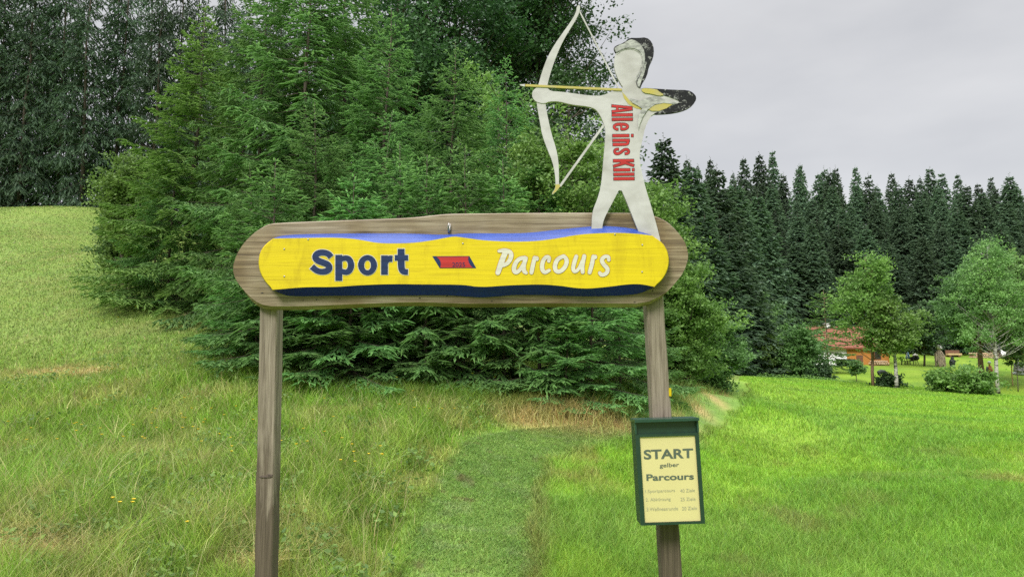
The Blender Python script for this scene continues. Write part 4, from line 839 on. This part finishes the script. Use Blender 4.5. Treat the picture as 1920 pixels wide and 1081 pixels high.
slab('hair_band', [(1155.5,99),(1152.8,93),(1152,89.5),(1159,86),(1171,81.5),(1181,73.5),(1192,76),(1202,84),(1209,97),(1209.5,114),(1207,126),(1205.5,112),(1203,99.5),(1193,91.5),(1180,89.3),(1168,91.5)], YA0 - 0.0045, YA0 - 0.0031, GRY, arch, 1)
slab('hair_band', [(1209,118),(1212,122),(1208,138),(1203,150),(1199,164),(1195,160),(1195,152),(1201,140)], YA0 - 0.0045, YA0 - 0.0031, GRY, arch, 1)
slab('rear_arm', [(1201,164.5),(1231,166.5),(1265,168.5),(1290,169),(1300,174),(1306,182),(1304,191),(1294,201.5),(1277.5,208.6),(1255,212.7),(1222.6,214.2),(1238,208),(1255,200),(1278,191),(1260,183),(1240,177),(1220,173),(1205,170)], YA0 - 0.003, YA1 - 0.003, BLK, arch, 1)
slab('sleeve', [(1201,165),(1231,167),(1236,172),(1246,178),(1236,180),(1222,176),(1206,174)], YA0 - 0.0045, YA0 - 0.0031, YW, arch, 1)
sheet('sleeve', [(1166,172),(1172,178),(1182,190),(1196,198),(1212,203),(1206,206),(1192,203),(1178,195),(1170,184)], YA0 - 0.0012, YW, arch)
sheet('sleeve', [(1220,200),(1232,196),(1248,193),(1262,195),(1250,203),(1236,208),(1222,208),(1216,205)], YA0 - 0.0036, YW, arch)
sheet('scarf', [(1180,184),(1190,187),(1200,189),(1212,184),(1226,180),(1240,184),(1256,191),(1280,192),(1262,195),(1244,193),(1228,196),(1214,206),(1206,218),(1200,232),(1197,244),(1196,230),(1198,216),(1204,204),(1196,198),(1186,193)], YA0 - 0.0052, GRY, arch)
face = smooth_loop([(1155.5,101),(1166,92.5),(1180,90),(1193,92.5),(1203,101),(1206,113),(1203,130),(1196,143),(1192,154),(1189.5,154),(1194,142),(1201,129.5),(1204,113),(1201.5,102.5),(1192,94.5),(1180,92),(1167,94.5),(1156.5,103)], 1)
sheet('face_line', face, YA0 - 0.0016, GRY, arch)
ak = lambda p: np.column_stack([1146.3 + p[:, 1] * 0.99 + p[:, 0] * 0.028, 196 + p[:, 0] - p[:, 1] * 0.01])
AKS = [[(2.4, 0, 2.7), (6.6, 40, 2.4)], [(13.4, 0, 2.7), (9.2, 40, 2.4)], [(3.5, 11, 2.3), (12.3, 11, 2.3)], [(19.7, 0, 3), (19.7, 40, 3)], [(28, 0, 3), (28, 40, 3)],
       [(37.5, 17.5, 1.9), (47.5, 17.5, 1.9)], [(46.6, 16.5, 2.6), (46.4, 26, 2.6), (41.8, 31.2, 2.3), (37.2, 26, 2.8), (37, 17, 2.9), (37.2, 8, 2.8), (41.8, 2.6, 2.3), (46.4, 7, 2.6), (46.6, 12, 2.6)],
       [(58.5, 0, 3), (58.5, 32.5, 3)], [(58.5, 35.6, 3), (58.5, 40.5, 3)], [(67.3, 0, 3), (67.3, 33, 3)], [(67.5, 25, 2.2), (70.5, 30.4, 2.4), (74.6, 28, 2.7), (75, 20, 3), (75, 0, 3)],
       [(92.4, 22.5, 2.6), (92, 29, 2.6), (88, 31.2, 2.3), (84.2, 28, 2.7), (84.6, 21.5, 2.7), (92, 12.5, 2.7), (92.4, 6, 2.7), (88, 2.6, 2.3), (84, 5.5, 2.6), (83.8, 12, 2.6)],
       [(105.3, 0, 3), (105.3, 40, 3)], [(107, 14, 2.6), (115, 40, 2.8)], [(109.5, 24, 2.6), (116, 0, 2.9)], [(122.6, 0, 3), (122.6, 32.5, 3)], [(122.6, 35.6, 3), (122.6, 40.5, 3)], [(131, 0, 3), (131, 40, 3)], [(139.2, 0, 3), (139.2, 40, 3)]]
strokes_mesh('lettering_outline', AKS, 0.3, YA0 - 0.0008, DK, arch, 0.4, ak, True)
strokes_mesh('lettering', AKS, -0.55, YA0 - 0.0018, RL, arch, 0.4, ak, True)

# ------------------------------------------------------------------ the notice box on the post
GRN = plain('green_enamel', (0.007, 0.028, 0.018), 0.4, 0.15, 30)
YBX = 3.400; O_ = pt(1190.2, 786, YBX); EX = pt(1307.5, 782.4, YBX) - O_; EY = pt(1202.2, 984.4, YBX) - O_; WX = 1.0 / np.linalg.norm(EX)
nb_ = thing('notice_box', 'dark green metal notice box with yellow START sheet on the post', 'notice box', pt(1255, 985, 3.46))
def bx(s, t, y): return O_ + EX * s + EY * t + np.array([0, y, 0])
def bxbox(mb, s0, s1, t0, t1, y0, y1):
    P = [bx(s, t, y) for s in (s0, s1) for y in (y0, y1) for t in (t1, t0)]
    return mb.put(P, [(0, 1, 3, 2), (4, 6, 7, 5), (0, 4, 5, 1), (2, 3, 7, 6), (0, 2, 6, 4), (1, 5, 7, 3)])
mb = MB(); bxbox(mb, 0.0, 1.0, 0.03, 0.997, 0.014, 0.118); mb.build('cabinet', GRN, nb_)
mb = MB(); bxbox(mb, -0.012, 1.012, 0.0, 0.026, -0.020, 0.120); bxbox(mb, -0.010, 0.018, 0.028, 0.14, -0.004, 0.0135); bxbox(mb, 0.982, 1.01, 0.028, 0.14, -0.004, 0.0135)
mb.build('lid', plain('lid_enamel', (0.012, 0.042, 0.03), 0.3, 0.15, 30), nb_)
mb = MB(); bxbox(mb, -0.006, 0.062, 0.142, 1.0, 0.0, 0.0138); bxbox(mb, 0.945, 1.006, 0.142, 1.0, 0.0, 0.0138); bxbox(mb, 0.0622, 0.9448, 0.142, 0.168, 0.0, 0.0138); bxbox(mb, 0.0622, 0.9448, 0.978, 1.0, 0.0, 0.0138)
mb.build('door_frame', GRN, nb_)
PAP = plain('yellow_paper', (0.50, 0.44, 0.21), 0.45, 0.05, 3); INK = plain('dark_ink', (0.06, 0.08, 0.06), 0.6); INK2 = plain('faded_ink', (0.26, 0.26, 0.17), 0.6)
sh_ = add('paper_sheet', [bx(0.0625, 0.976, 0.0075), bx(0.9445, 0.976, 0.0075), bx(0.9445, 0.17, 0.0075), bx(0.0625, 0.17, 0.0075)], [(0, 1, 2, 3)], PAP, nb_)
z5 = lambda *c: [(u / 3.37 + 1160, v / 3.37 + 760) for u, v in c]
YT_ = YBX + 0.0065
for s, c, m_, off in [('START', z5((160, 340), (472, 330), (470, 268), (157, 278)), INK, 0.03), ('gelber', z5((259, 398), (382, 392), (382, 358), (259, 364)), INK, 0.012), ('Parcours', z5((176, 475), (476, 466), (475, 425), (174, 432)), INK, 0.028),
                     ('1.Sportparcours', z5((168, 556), (356, 549), (355, 524), (167, 530)), INK2, 0.0), ('40 Ziele', z5((389, 548), (482, 544), (481, 522), (388, 526)), INK2, 0.0), ('2. Abk\u00fcrzung', z5((172, 610), (329, 604), (328, 577), (171, 583)), INK2, 0.0),
                     ('25 Ziele', z5((391, 602), (486, 598), (485, 576), (390, 580)), INK2, 0.0), ('3.Wellnessrunde', z5((177, 665), (376, 659), (375, 636), (176, 642)), INK2, 0.0), ('20 Ziele', z5((401, 660), (495, 656), (494, 634), (400, 638)), INK2, 0.0)]:
    text('lettering', s, c, YT_, m_, sh_, off)

# ------------------------------------------------------------------ house and garden beyond the field
def gp(u, v, y0=60): return ground_px(u, v, y0)
ORG = plain('orange_boards', (0.42, 0.17, 0.035), 0.7, 0.2, 3, scale=(8, 8, 0.5)); WALLW = plain('white_render', (0.78, 0.78, 0.78), 0.8, 0.05); DRK = plain('dark_glass', (0.02, 0.022, 0.025), 0.15); BRN = plain('brown_wood', (0.13, 0.06, 0.035), 0.7, 0.3, 6)
def tile_mat():
    m, t, b = newmat('roof_tiles'); n = noise(t, (1, 1, 1), 3, 4); r = ramp(t, [(0.3, (0.15, 0.045, 0.022)), (0.7, (0.27, 0.095, 0.05))]); t.links.new(n.outputs[0], r.inputs[0])
    w = N(t, 'ShaderNodeTexWave', wave_type='BANDS', bands_direction='Z'); w.inputs['Scale'].default_value = 1.6; tcn = N(t, 'ShaderNodeTexCoord'); t.links.new(tcn.outputs['Object'], w.inputs['Vector'])
    c = mixc(t, r.outputs[0], (0.4, 0.4, 0.4), w.outputs['Fac'], 'MULTIPLY'); mx = mixc(t, r.outputs[0], c, 0.5); t.links.new(mx, b.inputs['Base Color']); b.inputs['Roughness'].default_value = 0.8; return m
TILE = tile_mat()
hp = gp(1600, 684); HY = hp[1]; hx = lambda u: float(ray(u, 680)[0]) * HY; hz = lambda v: EYE + float(ray(1600, v)[1]) * HY
hb = hp[2] - 0.3
house = thing('house', 'low garden house with orange boards, white end wall and red tiled roof', 'house', (hx(1600), HY, hp[2]))
x0, xm_, x1 = hx(1528), hx(1589), hx(1668); ze = hz(652); zr = hz(611.5)
mb = MB(); mb.box((xm_, HY, hb), (x1, HY + 6, ze)); mb.build('orange_wall', ORG, house)
mb = MB(); mb.box((x0, HY + 0.06, hb), (xm_ - 0.003, HY + 6, ze)); mb.build('white_wall', WALLW, house)
rf = MB(); e0, e1 = x0 - 0.5, x1 + 0.5; yf, yb, ym2 = HY - 0.45, HY + 6.45, HY + 3; zl = ze - 0.12
for (ya, za), (yb_, zb_) in (((yf, zl), (ym2, zr)), ((ym2, zr), (yb, zl))):
    rf.put([(e0, ya, za), (e1, ya, za), (e1, yb_, zb_), (e0, yb_, zb_), (e0, ya, za + .18), (e1, ya, za + .18), (e1, yb_, zb_ + .18), (e0, yb_, zb_ + .18)], [(0, 3, 2, 1), (4, 5, 6, 7), (0, 1, 5, 4), (1, 2, 6, 5), (2, 3, 7, 6), (3, 0, 4, 7)])
roof = rf.build('roof', TILE, house)
for xx in (x0, x1): MB().put([(xx, HY + .4, ze - .01), (xx, HY + 5.8, ze - .01), (xx, ym2, zr - .05), (xx - .15, HY + .4, ze - .01), (xx - .15, HY + 5.8, ze - .01), (xx - .15, ym2, zr - .05)], [(0, 1, 2), (5, 4, 3), (0, 3, 4, 1), (1, 4, 5, 2), (2, 5, 3, 0)]).build('gable', ORG, house)
cx = hx(1574); ch_ = MB(); ch_.box((cx - .3, ym2 - .3, zr - .6), (cx + .3, ym2 + .3, zr + .45)); ch_.box((cx - .38, ym2 - .38, zr + .452), (cx + .38, ym2 + .38, zr + .55)); ch_.build('chimney', WALLW, roof)
dr = MB(); dr.box((hx(1606), HY - .06, hp[2] - .1), (hx(1618), HY + .02, hz(665.5))); dr = dr.build('door', BRN, house)
MB().ball((hx(1616.5), HY - .1, hp[2] + .95), .05, 6, 5).build('handle', STEEL, dr)
wn = MB()
wa, wb, za, zb = hx(1641), hx(1651), hz(672), hz(655)
for lo, hi in (((wa - .08, za - .08), (wa, zb + .08)), ((wb, za - .08), (wb + .08, zb + .08)), ((wa + .001, zb), (wb - .001, zb + .08)), ((wa + .001, za - .08), (wb - .001, za))): wn.box((lo[0], HY - .07, lo[1]), (hi[0], HY + .02, hi[1]))
wn = wn.build('window', BRN, house); MB().box((wa + .002, HY - .03, za + .002), (wb - .002, HY + .01, zb - .002)).build('pane', DRK, wn)
# hedge before the white wall, log pile by the house
gh = np.random.default_rng(4); n = 2600; a = np.stack([gh.uniform(hx(1562), hx(1592), n), HY - 1.2 + gh.normal(size=n) * .3, gh.uniform(hp[2] - .1, hz(673.5), n)], 1); V = leaf_quads(a, .12, gh, .3)
hd = thing('hedge', 'low dark trimmed hedge in front of the white house wall', 'hedge', (hx(1577), HY - 1.2, hp[2])); add('foliage', V, np.arange(len(V)).reshape(-1, 4), M['leaf_dark'], hd, attrs={'tone': np.repeat(gh.random(n) * .6, 4)})
mb = MB(); [mb.tube([(xx, HY - 1.2, hp[2] - .15), (xx + .05, HY - 1.2, hp[2] + .5)], [.04, .02], 6) for xx in np.linspace(hx(1564), hx(1590), 6)]; mb.build('stems', M['bark'], hd)
LOG = plain('log_ends', (0.42, 0.29, 0.19), 0.8, 0.35, 5)
def logpile(u0, u1, v0, v1, y, label, depth=0.9, seed=0):
    za_, zb_ = EYE + float(ray(u0, v0)[1]) * y, EYE + float(ray(u0, v1)[1]) * y; xa, xb = float(ray(u0, v0)[0]) * y, float(ray(u1, v0)[0]) * y
    gg = np.random.default_rng(seed); t = thing('log_pile', label, 'log pile', ((xa + xb) / 2, y, za_)); mb = MB(); r = .13; zz = za_ + r; row = 0
    while zz < zb_:
        xx = xa + r * (row % 2)
        while xx < xb:
            q = r * gg.uniform(.75, 1.05); mb.tube([(xx, y + gg.uniform(-.06, .06), zz), (xx, y + depth, zz)], q, 7); xx += 2 * r
        zz += r * 1.75; row += 1
    mb.build('logs', LOG, t); b2 = MB(); b2.box((xa - .1, y + .1, za_ - .35), (xb + .1, y + depth - .1, za_ - .01)); b2.build('base_beam', BRN, t); return t
logpile(1637, 1667, 683, 674, HY - 2.0, 'split logs stacked under the dark house window', seed=1)
# closed parasol
p = gp(1703, 683); mb = MB(); ps = thing('parasol', 'closed blue and white parasol standing on the lawn', 'parasol', p)
sc_ = p[1] / FPX; H_ = 24 * sc_
MB().tube([p - [0, 0, .05], p + [0, 0, H_ * .98]], .035, 8).build('pole', BRN, ps)
pf = lambda f: p + np.array([0, 0, H_ * f])
def stripes():
    m, t, b = newmat('blue_white_canvas'); w = N(t, 'ShaderNodeTexWave', wave_type='BANDS', bands_direction='X'); w.inputs['Scale'].default_value = 1.1; tcn = N(t, 'ShaderNodeTexCoord'); t.links.new(tcn.outputs['Object'], w.inputs['Vector'])
    r = ramp(t, [(0.45, (0.12, 0.28, 0.62)), (0.55, (0.62, 0.68, 0.75))]); t.links.new(w.outputs['Fac'], r.inputs[0]); t.links.new(r.outputs[0], b.inputs['Base Color']); return m
CAN = stripes(); MB().tube([pf(.42), pf(.5), pf(.75), pf(.95), pf(1.0)], [.22, .27, .2, .07, .02], 10).build('canopy', CAN, ps, True)
# table with chairs, barbecue
BLKM = plain('black_metal', (0.02, 0.022, 0.02), 0.5)
def chair_at(u, v, label, rz):
    p = gp(u, v); t = thing('garden_chair', label, 'chair', p, 'dark chairs beside the parasol'); mb = MB(); mb.box(p + [-.25, -.25, .42], p + [.25, .25, .48]); mb.build('seat', BLKM, t)
    MB().box(p + [-.25, .2, .485], p + [.25, .26, .95]).build('backrest', BLKM, t)
    for a in (-.22, .22):
        for b in (-.21, .21): MB().tube([p + [a, b, -.03], p + [a, b, .415]], .025, 6).build('leg', BLKM, t)
    t.rotation_euler[2] = rz
chair_at(1694.5, 683.5, 'dark garden chair on the house side of the parasol', 1.2); chair_at(1707.5, 683.5, 'dark garden chair between parasol and barbecue', -1.3)
p = gp(1700, 682.5); t = thing('garden_table', 'low dark table at the foot of the closed parasol', 'table', p); MB().box(p + [-.45, -.35, .66], p + [.25, .35, .71]).build('tabletop', BLKM, t)
for a in (-.4, .2):
    for b in (-.3, .3): MB().tube([p + [a, b, -.03], p + [a, b, .655]], .03, 6).build('leg', BLKM, t)
p = gp(1717.5, 683); t = thing('barbecue', 'black kettle barbecue with pale lid beside the parasol', 'barbecue', p)
MB().ball(p + [0, 0, .75], (.42, .42, .3), 12, 8).build('kettle', BLKM, t, True); MB().tube([p + [0, 0, 1.0], p + [0, 0, 1.12], p + [0, 0, 1.3]], [.42, .3, .06], 10).build('lid', plain('pale_lid', (.5, .48, .38), .5), t, True)
for a in (0, 2.1, 4.2): MB().tube([p + [.3 * math.cos(a), .3 * math.sin(a), -.03], p + [.15 * math.cos(a), .15 * math.sin(a), .6]], .03, 6).build('leg', BLKM, t)
# driftwood figure
p = gp(1763, 687); H_ = 40 * p[1] / FPX; gg = np.random.default_rng(2); t = thing('stick_sculpture', 'cone shaped sculpture of grey sticks with pale mask head', 'sculpture', p); mb = MB()
for k in range(90):
    a = gg.random() * 6.28; r = H_ * .24 * (0.6 + .4 * gg.random()); a2 = a + gg.normal() * .5
    q0 = p + np.array([math.cos(a) * r, math.sin(a) * r, gg.random() * H_ * .35 - .05]); q1 = p + np.array([math.cos(a2) * .12, math.sin(a2) * .12, H_ * (.62 + .22 * gg.random())]); md = (q0 + q1) / 2 + np.array([math.cos(a) * .18, math.sin(a) * .18, .1])
    mb.tube([q0, md, q1], [.035, .04, .025], 5)
mb.build('sticks', plain('driftwood', (.24, .20, .14), .9, .5, 3), t)
mb = MB(); mb.ball(p + [0, 0, H_ * .90], (.33, .3, .26), 12, 8, .08, 3); mb.ball(p + [-.2, -.1, H_ * .99], (.12, .08, .12), 8, 6); mb.ball(p + [.2, -.1, H_ * .99], (.12, .08, .12), 8, 6); mb.ball(p + [.05, -.28, H_ * .86], (.15, .16, .11), 8, 6); hd_ = mb.build('head', plain('pale_mask', (.5, .5, .49), .7, .5, 4), t, True)
for a in (-.12, .14): MB().ball(p + [a, -.29, H_ * .92], .05, 8, 6).build('eye', BLKM, hd_)
# standing bear target
p = gp(1786, 688); H_ = 19 * p[1] / FPX; t = thing('bear_target', 'black standing bear archery target on the lawn', 'archery target', p); mb = MB(); BB = plain('black_foam', (.012, .018, .016), .7, .4, 6)
mb.tube([p + [0, 0, H_ * .12], p + [0, 0, H_ * .2], p + [0, 0, H_ * .42], p + [0, 0, H_ * .62], p + [0, -.02, H_ * .74], p + [0, -.04, H_ * .80], p + [0, -.06, H_ * .88], p + [0, -.06, H_ * .96], p + [0, -.06, H_]], [.1, .26, .3, .27, .2, .14, .17, .13, .03], 12)
mb.ball(p + [.02, -.24, H_ * .87], (.08, .13, .07), 8, 6)
for a in (-1, 1):
    mb.tube([p + [a * .13, 0, H_ * .25], p + [a * .15, -.02, H_ * .1], p + [a * .15, -.06, -.03]], [.15, .12, .13], 8); mb.tube([p + [a * .2, -.05, H_ * .66], p + [a * .27, -.2, H_ * .58], p + [a * .2, -.36, H_ * .56]], [.1, .085, .07], 8); mb.ball(p + [a * .11, -.04, H_ * .98], (.06, .04, .06), 8, 6)
mb.build('body', BB, t, True)
# bird target
p = gp(1857, 699); H_ = 21 * p[1] / FPX; t = thing('bird_target', 'bird shaped target with pale head and orange breast on the lawn', 'archery target', p)
mb = MB(); mb.tube([p + [0, 0, -.03], p + [0, 0, .1], p + [.0, 0, .32], p + [0, 0, .55], p + [-.02, 0, .72], p + [-.05, 0, .8], p + [-.04, 0, H_ * .82], p + [-.04, -.02, H_ * .95], p + [-.04, -.02, H_]], [.15, .24, .26, .2, .1, .07, .08, .13, .03], 10); bd = mb.build('body', plain('orange_plumage', (.42, .15, .06), .7, .3, 4), t, True)
mb = MB(); mb.ball(p + [-.04, -.02, H_ * .92], (.17, .17, .16), 10, 7); mb.build('head', plain('pale_plumage', (.55, .58, .52), .7), bd, True)
MB().tube([p + [-.18, -.06, H_ * .93], p + [-.38, -.1, H_ * .88]], [.05, .01], 6).build('beak', YW, bd); mb = MB(); mb.ball(p + [-.26, .05, .38], (.09, .16, .3), 10, 7); mb.build('wing', plain('grey_plumage', (.12, .13, .12), .7), bd, True)
# grey statue
p = gp(1910, 702); H_ = 31 * p[1] / FPX; t = thing('garden_statue', 'grey seated stone figure with pale head beside the staked young tree', 'statue', p); ST = plain('grey_stone', (.30, .29, .28), .85, .4, 5)
mb = MB(); mb.tube([p + [0, 0, .3], p + [0, 0, H_ * .3], p + [0, 0, H_ * .55], p + [-.03, 0, H_ * .72], p + [-.05, 0, H_ * .8]], [.42, .44, .34, .2, .09], 12)
for a in (-1, 1): mb.tube([p + [a * .2, -.1, .45], p + [a * .38, -.5, .4], p + [a * .05, -.6, .3]], [.16, .14, .1], 8); mb.tube([p + [a * .28, 0, H_ * .68], p + [a * .42, -.12, H_ * .45], p + [a * .2, -.4, H_ * .35]], [.09, .08, .06], 8)
mb.build('figure', ST, t, True); mb = MB(); mb.ball(p + [-.05, -.02, H_ * .9], (.18, .2, .22), 12, 8); mb.ball(p + [-.05, -.21, H_ * .88], (.04, .05, .05), 6, 5); mb.build('head', plain('pale_stone', (.5, .5, .48), .8), t, True)
mb = MB(); mb.tube([p + [0, 0, -.05], p + [0, 0, .05], p + [0, 0, .22], p + [0, 0, .3]], [.5, .58, .55, .3], 14); mb.build('plinth', plain('light_stone', (.42, .43, .44), .8, .3, 4), t, True)
# stake of the sapling
p = gp(1899, 722); MB().tube([p - [0, 0, .1], p + [0.02, 0, 66 * p[1] / FPX]], [.05, .045], 8).build('tree_stake', plain('stake_wood', (.38, .27, .12), .8), None); tag(bpy.data.objects['tree_stake'], 'bare wooden stake beside the young tree on the lawn', 'stake')
# dark boar lying on the terrace
p = gp(1654, 703); t = thing('boar_target', 'small black boar shaped target lying on the terraced lawn', 'archery target', p); mb = MB()
mb.tube([p + [-.45, 0, .2], p + [-.4, 0, .26], p + [-.1, 0, .36], p + [.2, 0, .34], p + [.4, 0, .24], p + [.56, 0, .15], p + [.62, 0, .13]], [.05, .15, .2, .18, .13, .07, .05], 10)
for a in (-.3, .2):
    for b in (-.12, .12): mb.tube([p + [a, b, .2], p + [a + .02, b, -.03]], [.09, .05], 6)
for b in (-.08, .08): mb.tube([p + [.3, b, .4], p + [.26, b, .52]], [.05, .01], 5)
mb.build('body', BB, t, True)
# long bench and woodshed at the forest edge
p = gp(1776, 669); q = gp(1803, 669); t = thing('log_bench', 'long low wooden bench of squared beams at the forest edge', 'bench', (p + q) / 2); yy = p[1]; zz = p[2]
MB().box((p[0], yy - .3, zz + .25), (q[0], yy + .2, zz + .48)).build('seat', plain('pale_beam', (.45, .32, .16), .8, .2, 3), t); MB().box((p[0], yy + .25, zz + .1), (q[0], yy + .4, zz + .9)).build('backrest', BRN, t)
for xx in (p[0] + .3, q[0] - .3): MB().box((xx - .12, yy - .25, zz - .1), (xx + .12, yy + .15, zz + .249)).build('leg', BRN, t)
p = gp(1822, 671); yy = p[1]
logpile(1826, 1872, 671, 662, yy, 'long row of firewood stacked along the forest edge behind the trees', seed=3)
xa, xb = float(ray(1868, 670)[0]) * yy, float(ray(1884, 670)[0]) * yy; t = thing('woodshed', 'dark open woodshed with low roof at the forest edge', 'shed', ((xa + xb) / 2, yy, p[2])); zz = p[2]
MB().box((xa, yy + .2, zz - .3), (xb + 2.5, yy + 2, zz + 1.0)).build('wall', BRN, t); MB().put([(xa - .3, yy - .3, zz + 1.01), (xb + 2.8, yy - .3, zz + 1.01), (xb + 2.8, yy + 2.3, zz + 1.5), (xa - .3, yy + 2.3, zz + 1.5), (xa - .3, yy - .3, zz + 1.1), (xb + 2.8, yy - .3, zz + 1.1), (xb + 2.8, yy + 2.3, zz + 1.6), (xa - .3, yy + 2.3, zz + 1.6)], [(0, 3, 2, 1), (4, 5, 6, 7), (0, 1, 5, 4), (1, 2, 6, 5), (2, 3, 7, 6), (3, 0, 4, 7)]).build('roof', plain('dark_roof', (.03, .03, .03), .7), t)
xs_ = np.linspace(float(ray(1876, 665)[0]) * (yy - .5), float(ray(1891, 665)[0]) * (yy - .5), 7); V = []; 
for k, xx in enumerate(xs_):
    for j in range(4): V.append((xx, yy - .5 - .12 * j + .05 * math.sin(k * 2.1 + j), zz + 1.0 - .22 * j + .04 * math.sin(k * 1.3 + j) - k * .03))
V = np.array(V); V2 = V + [0, .02, -.01]; fa = [(k * 4 + j, k * 4 + j + 1, k * 4 + j + 5, k * 4 + j + 4) for k in range(6) for j in range(3)]
tag(add('tarpaulin', np.vstack([V, V2]), fa + [tuple(i + 28 for i in f[::-1]) for f in fa], WALLW, smooth=True), 'white tarpaulin hung over the front of the dark woodshed', 'tarpaulin')
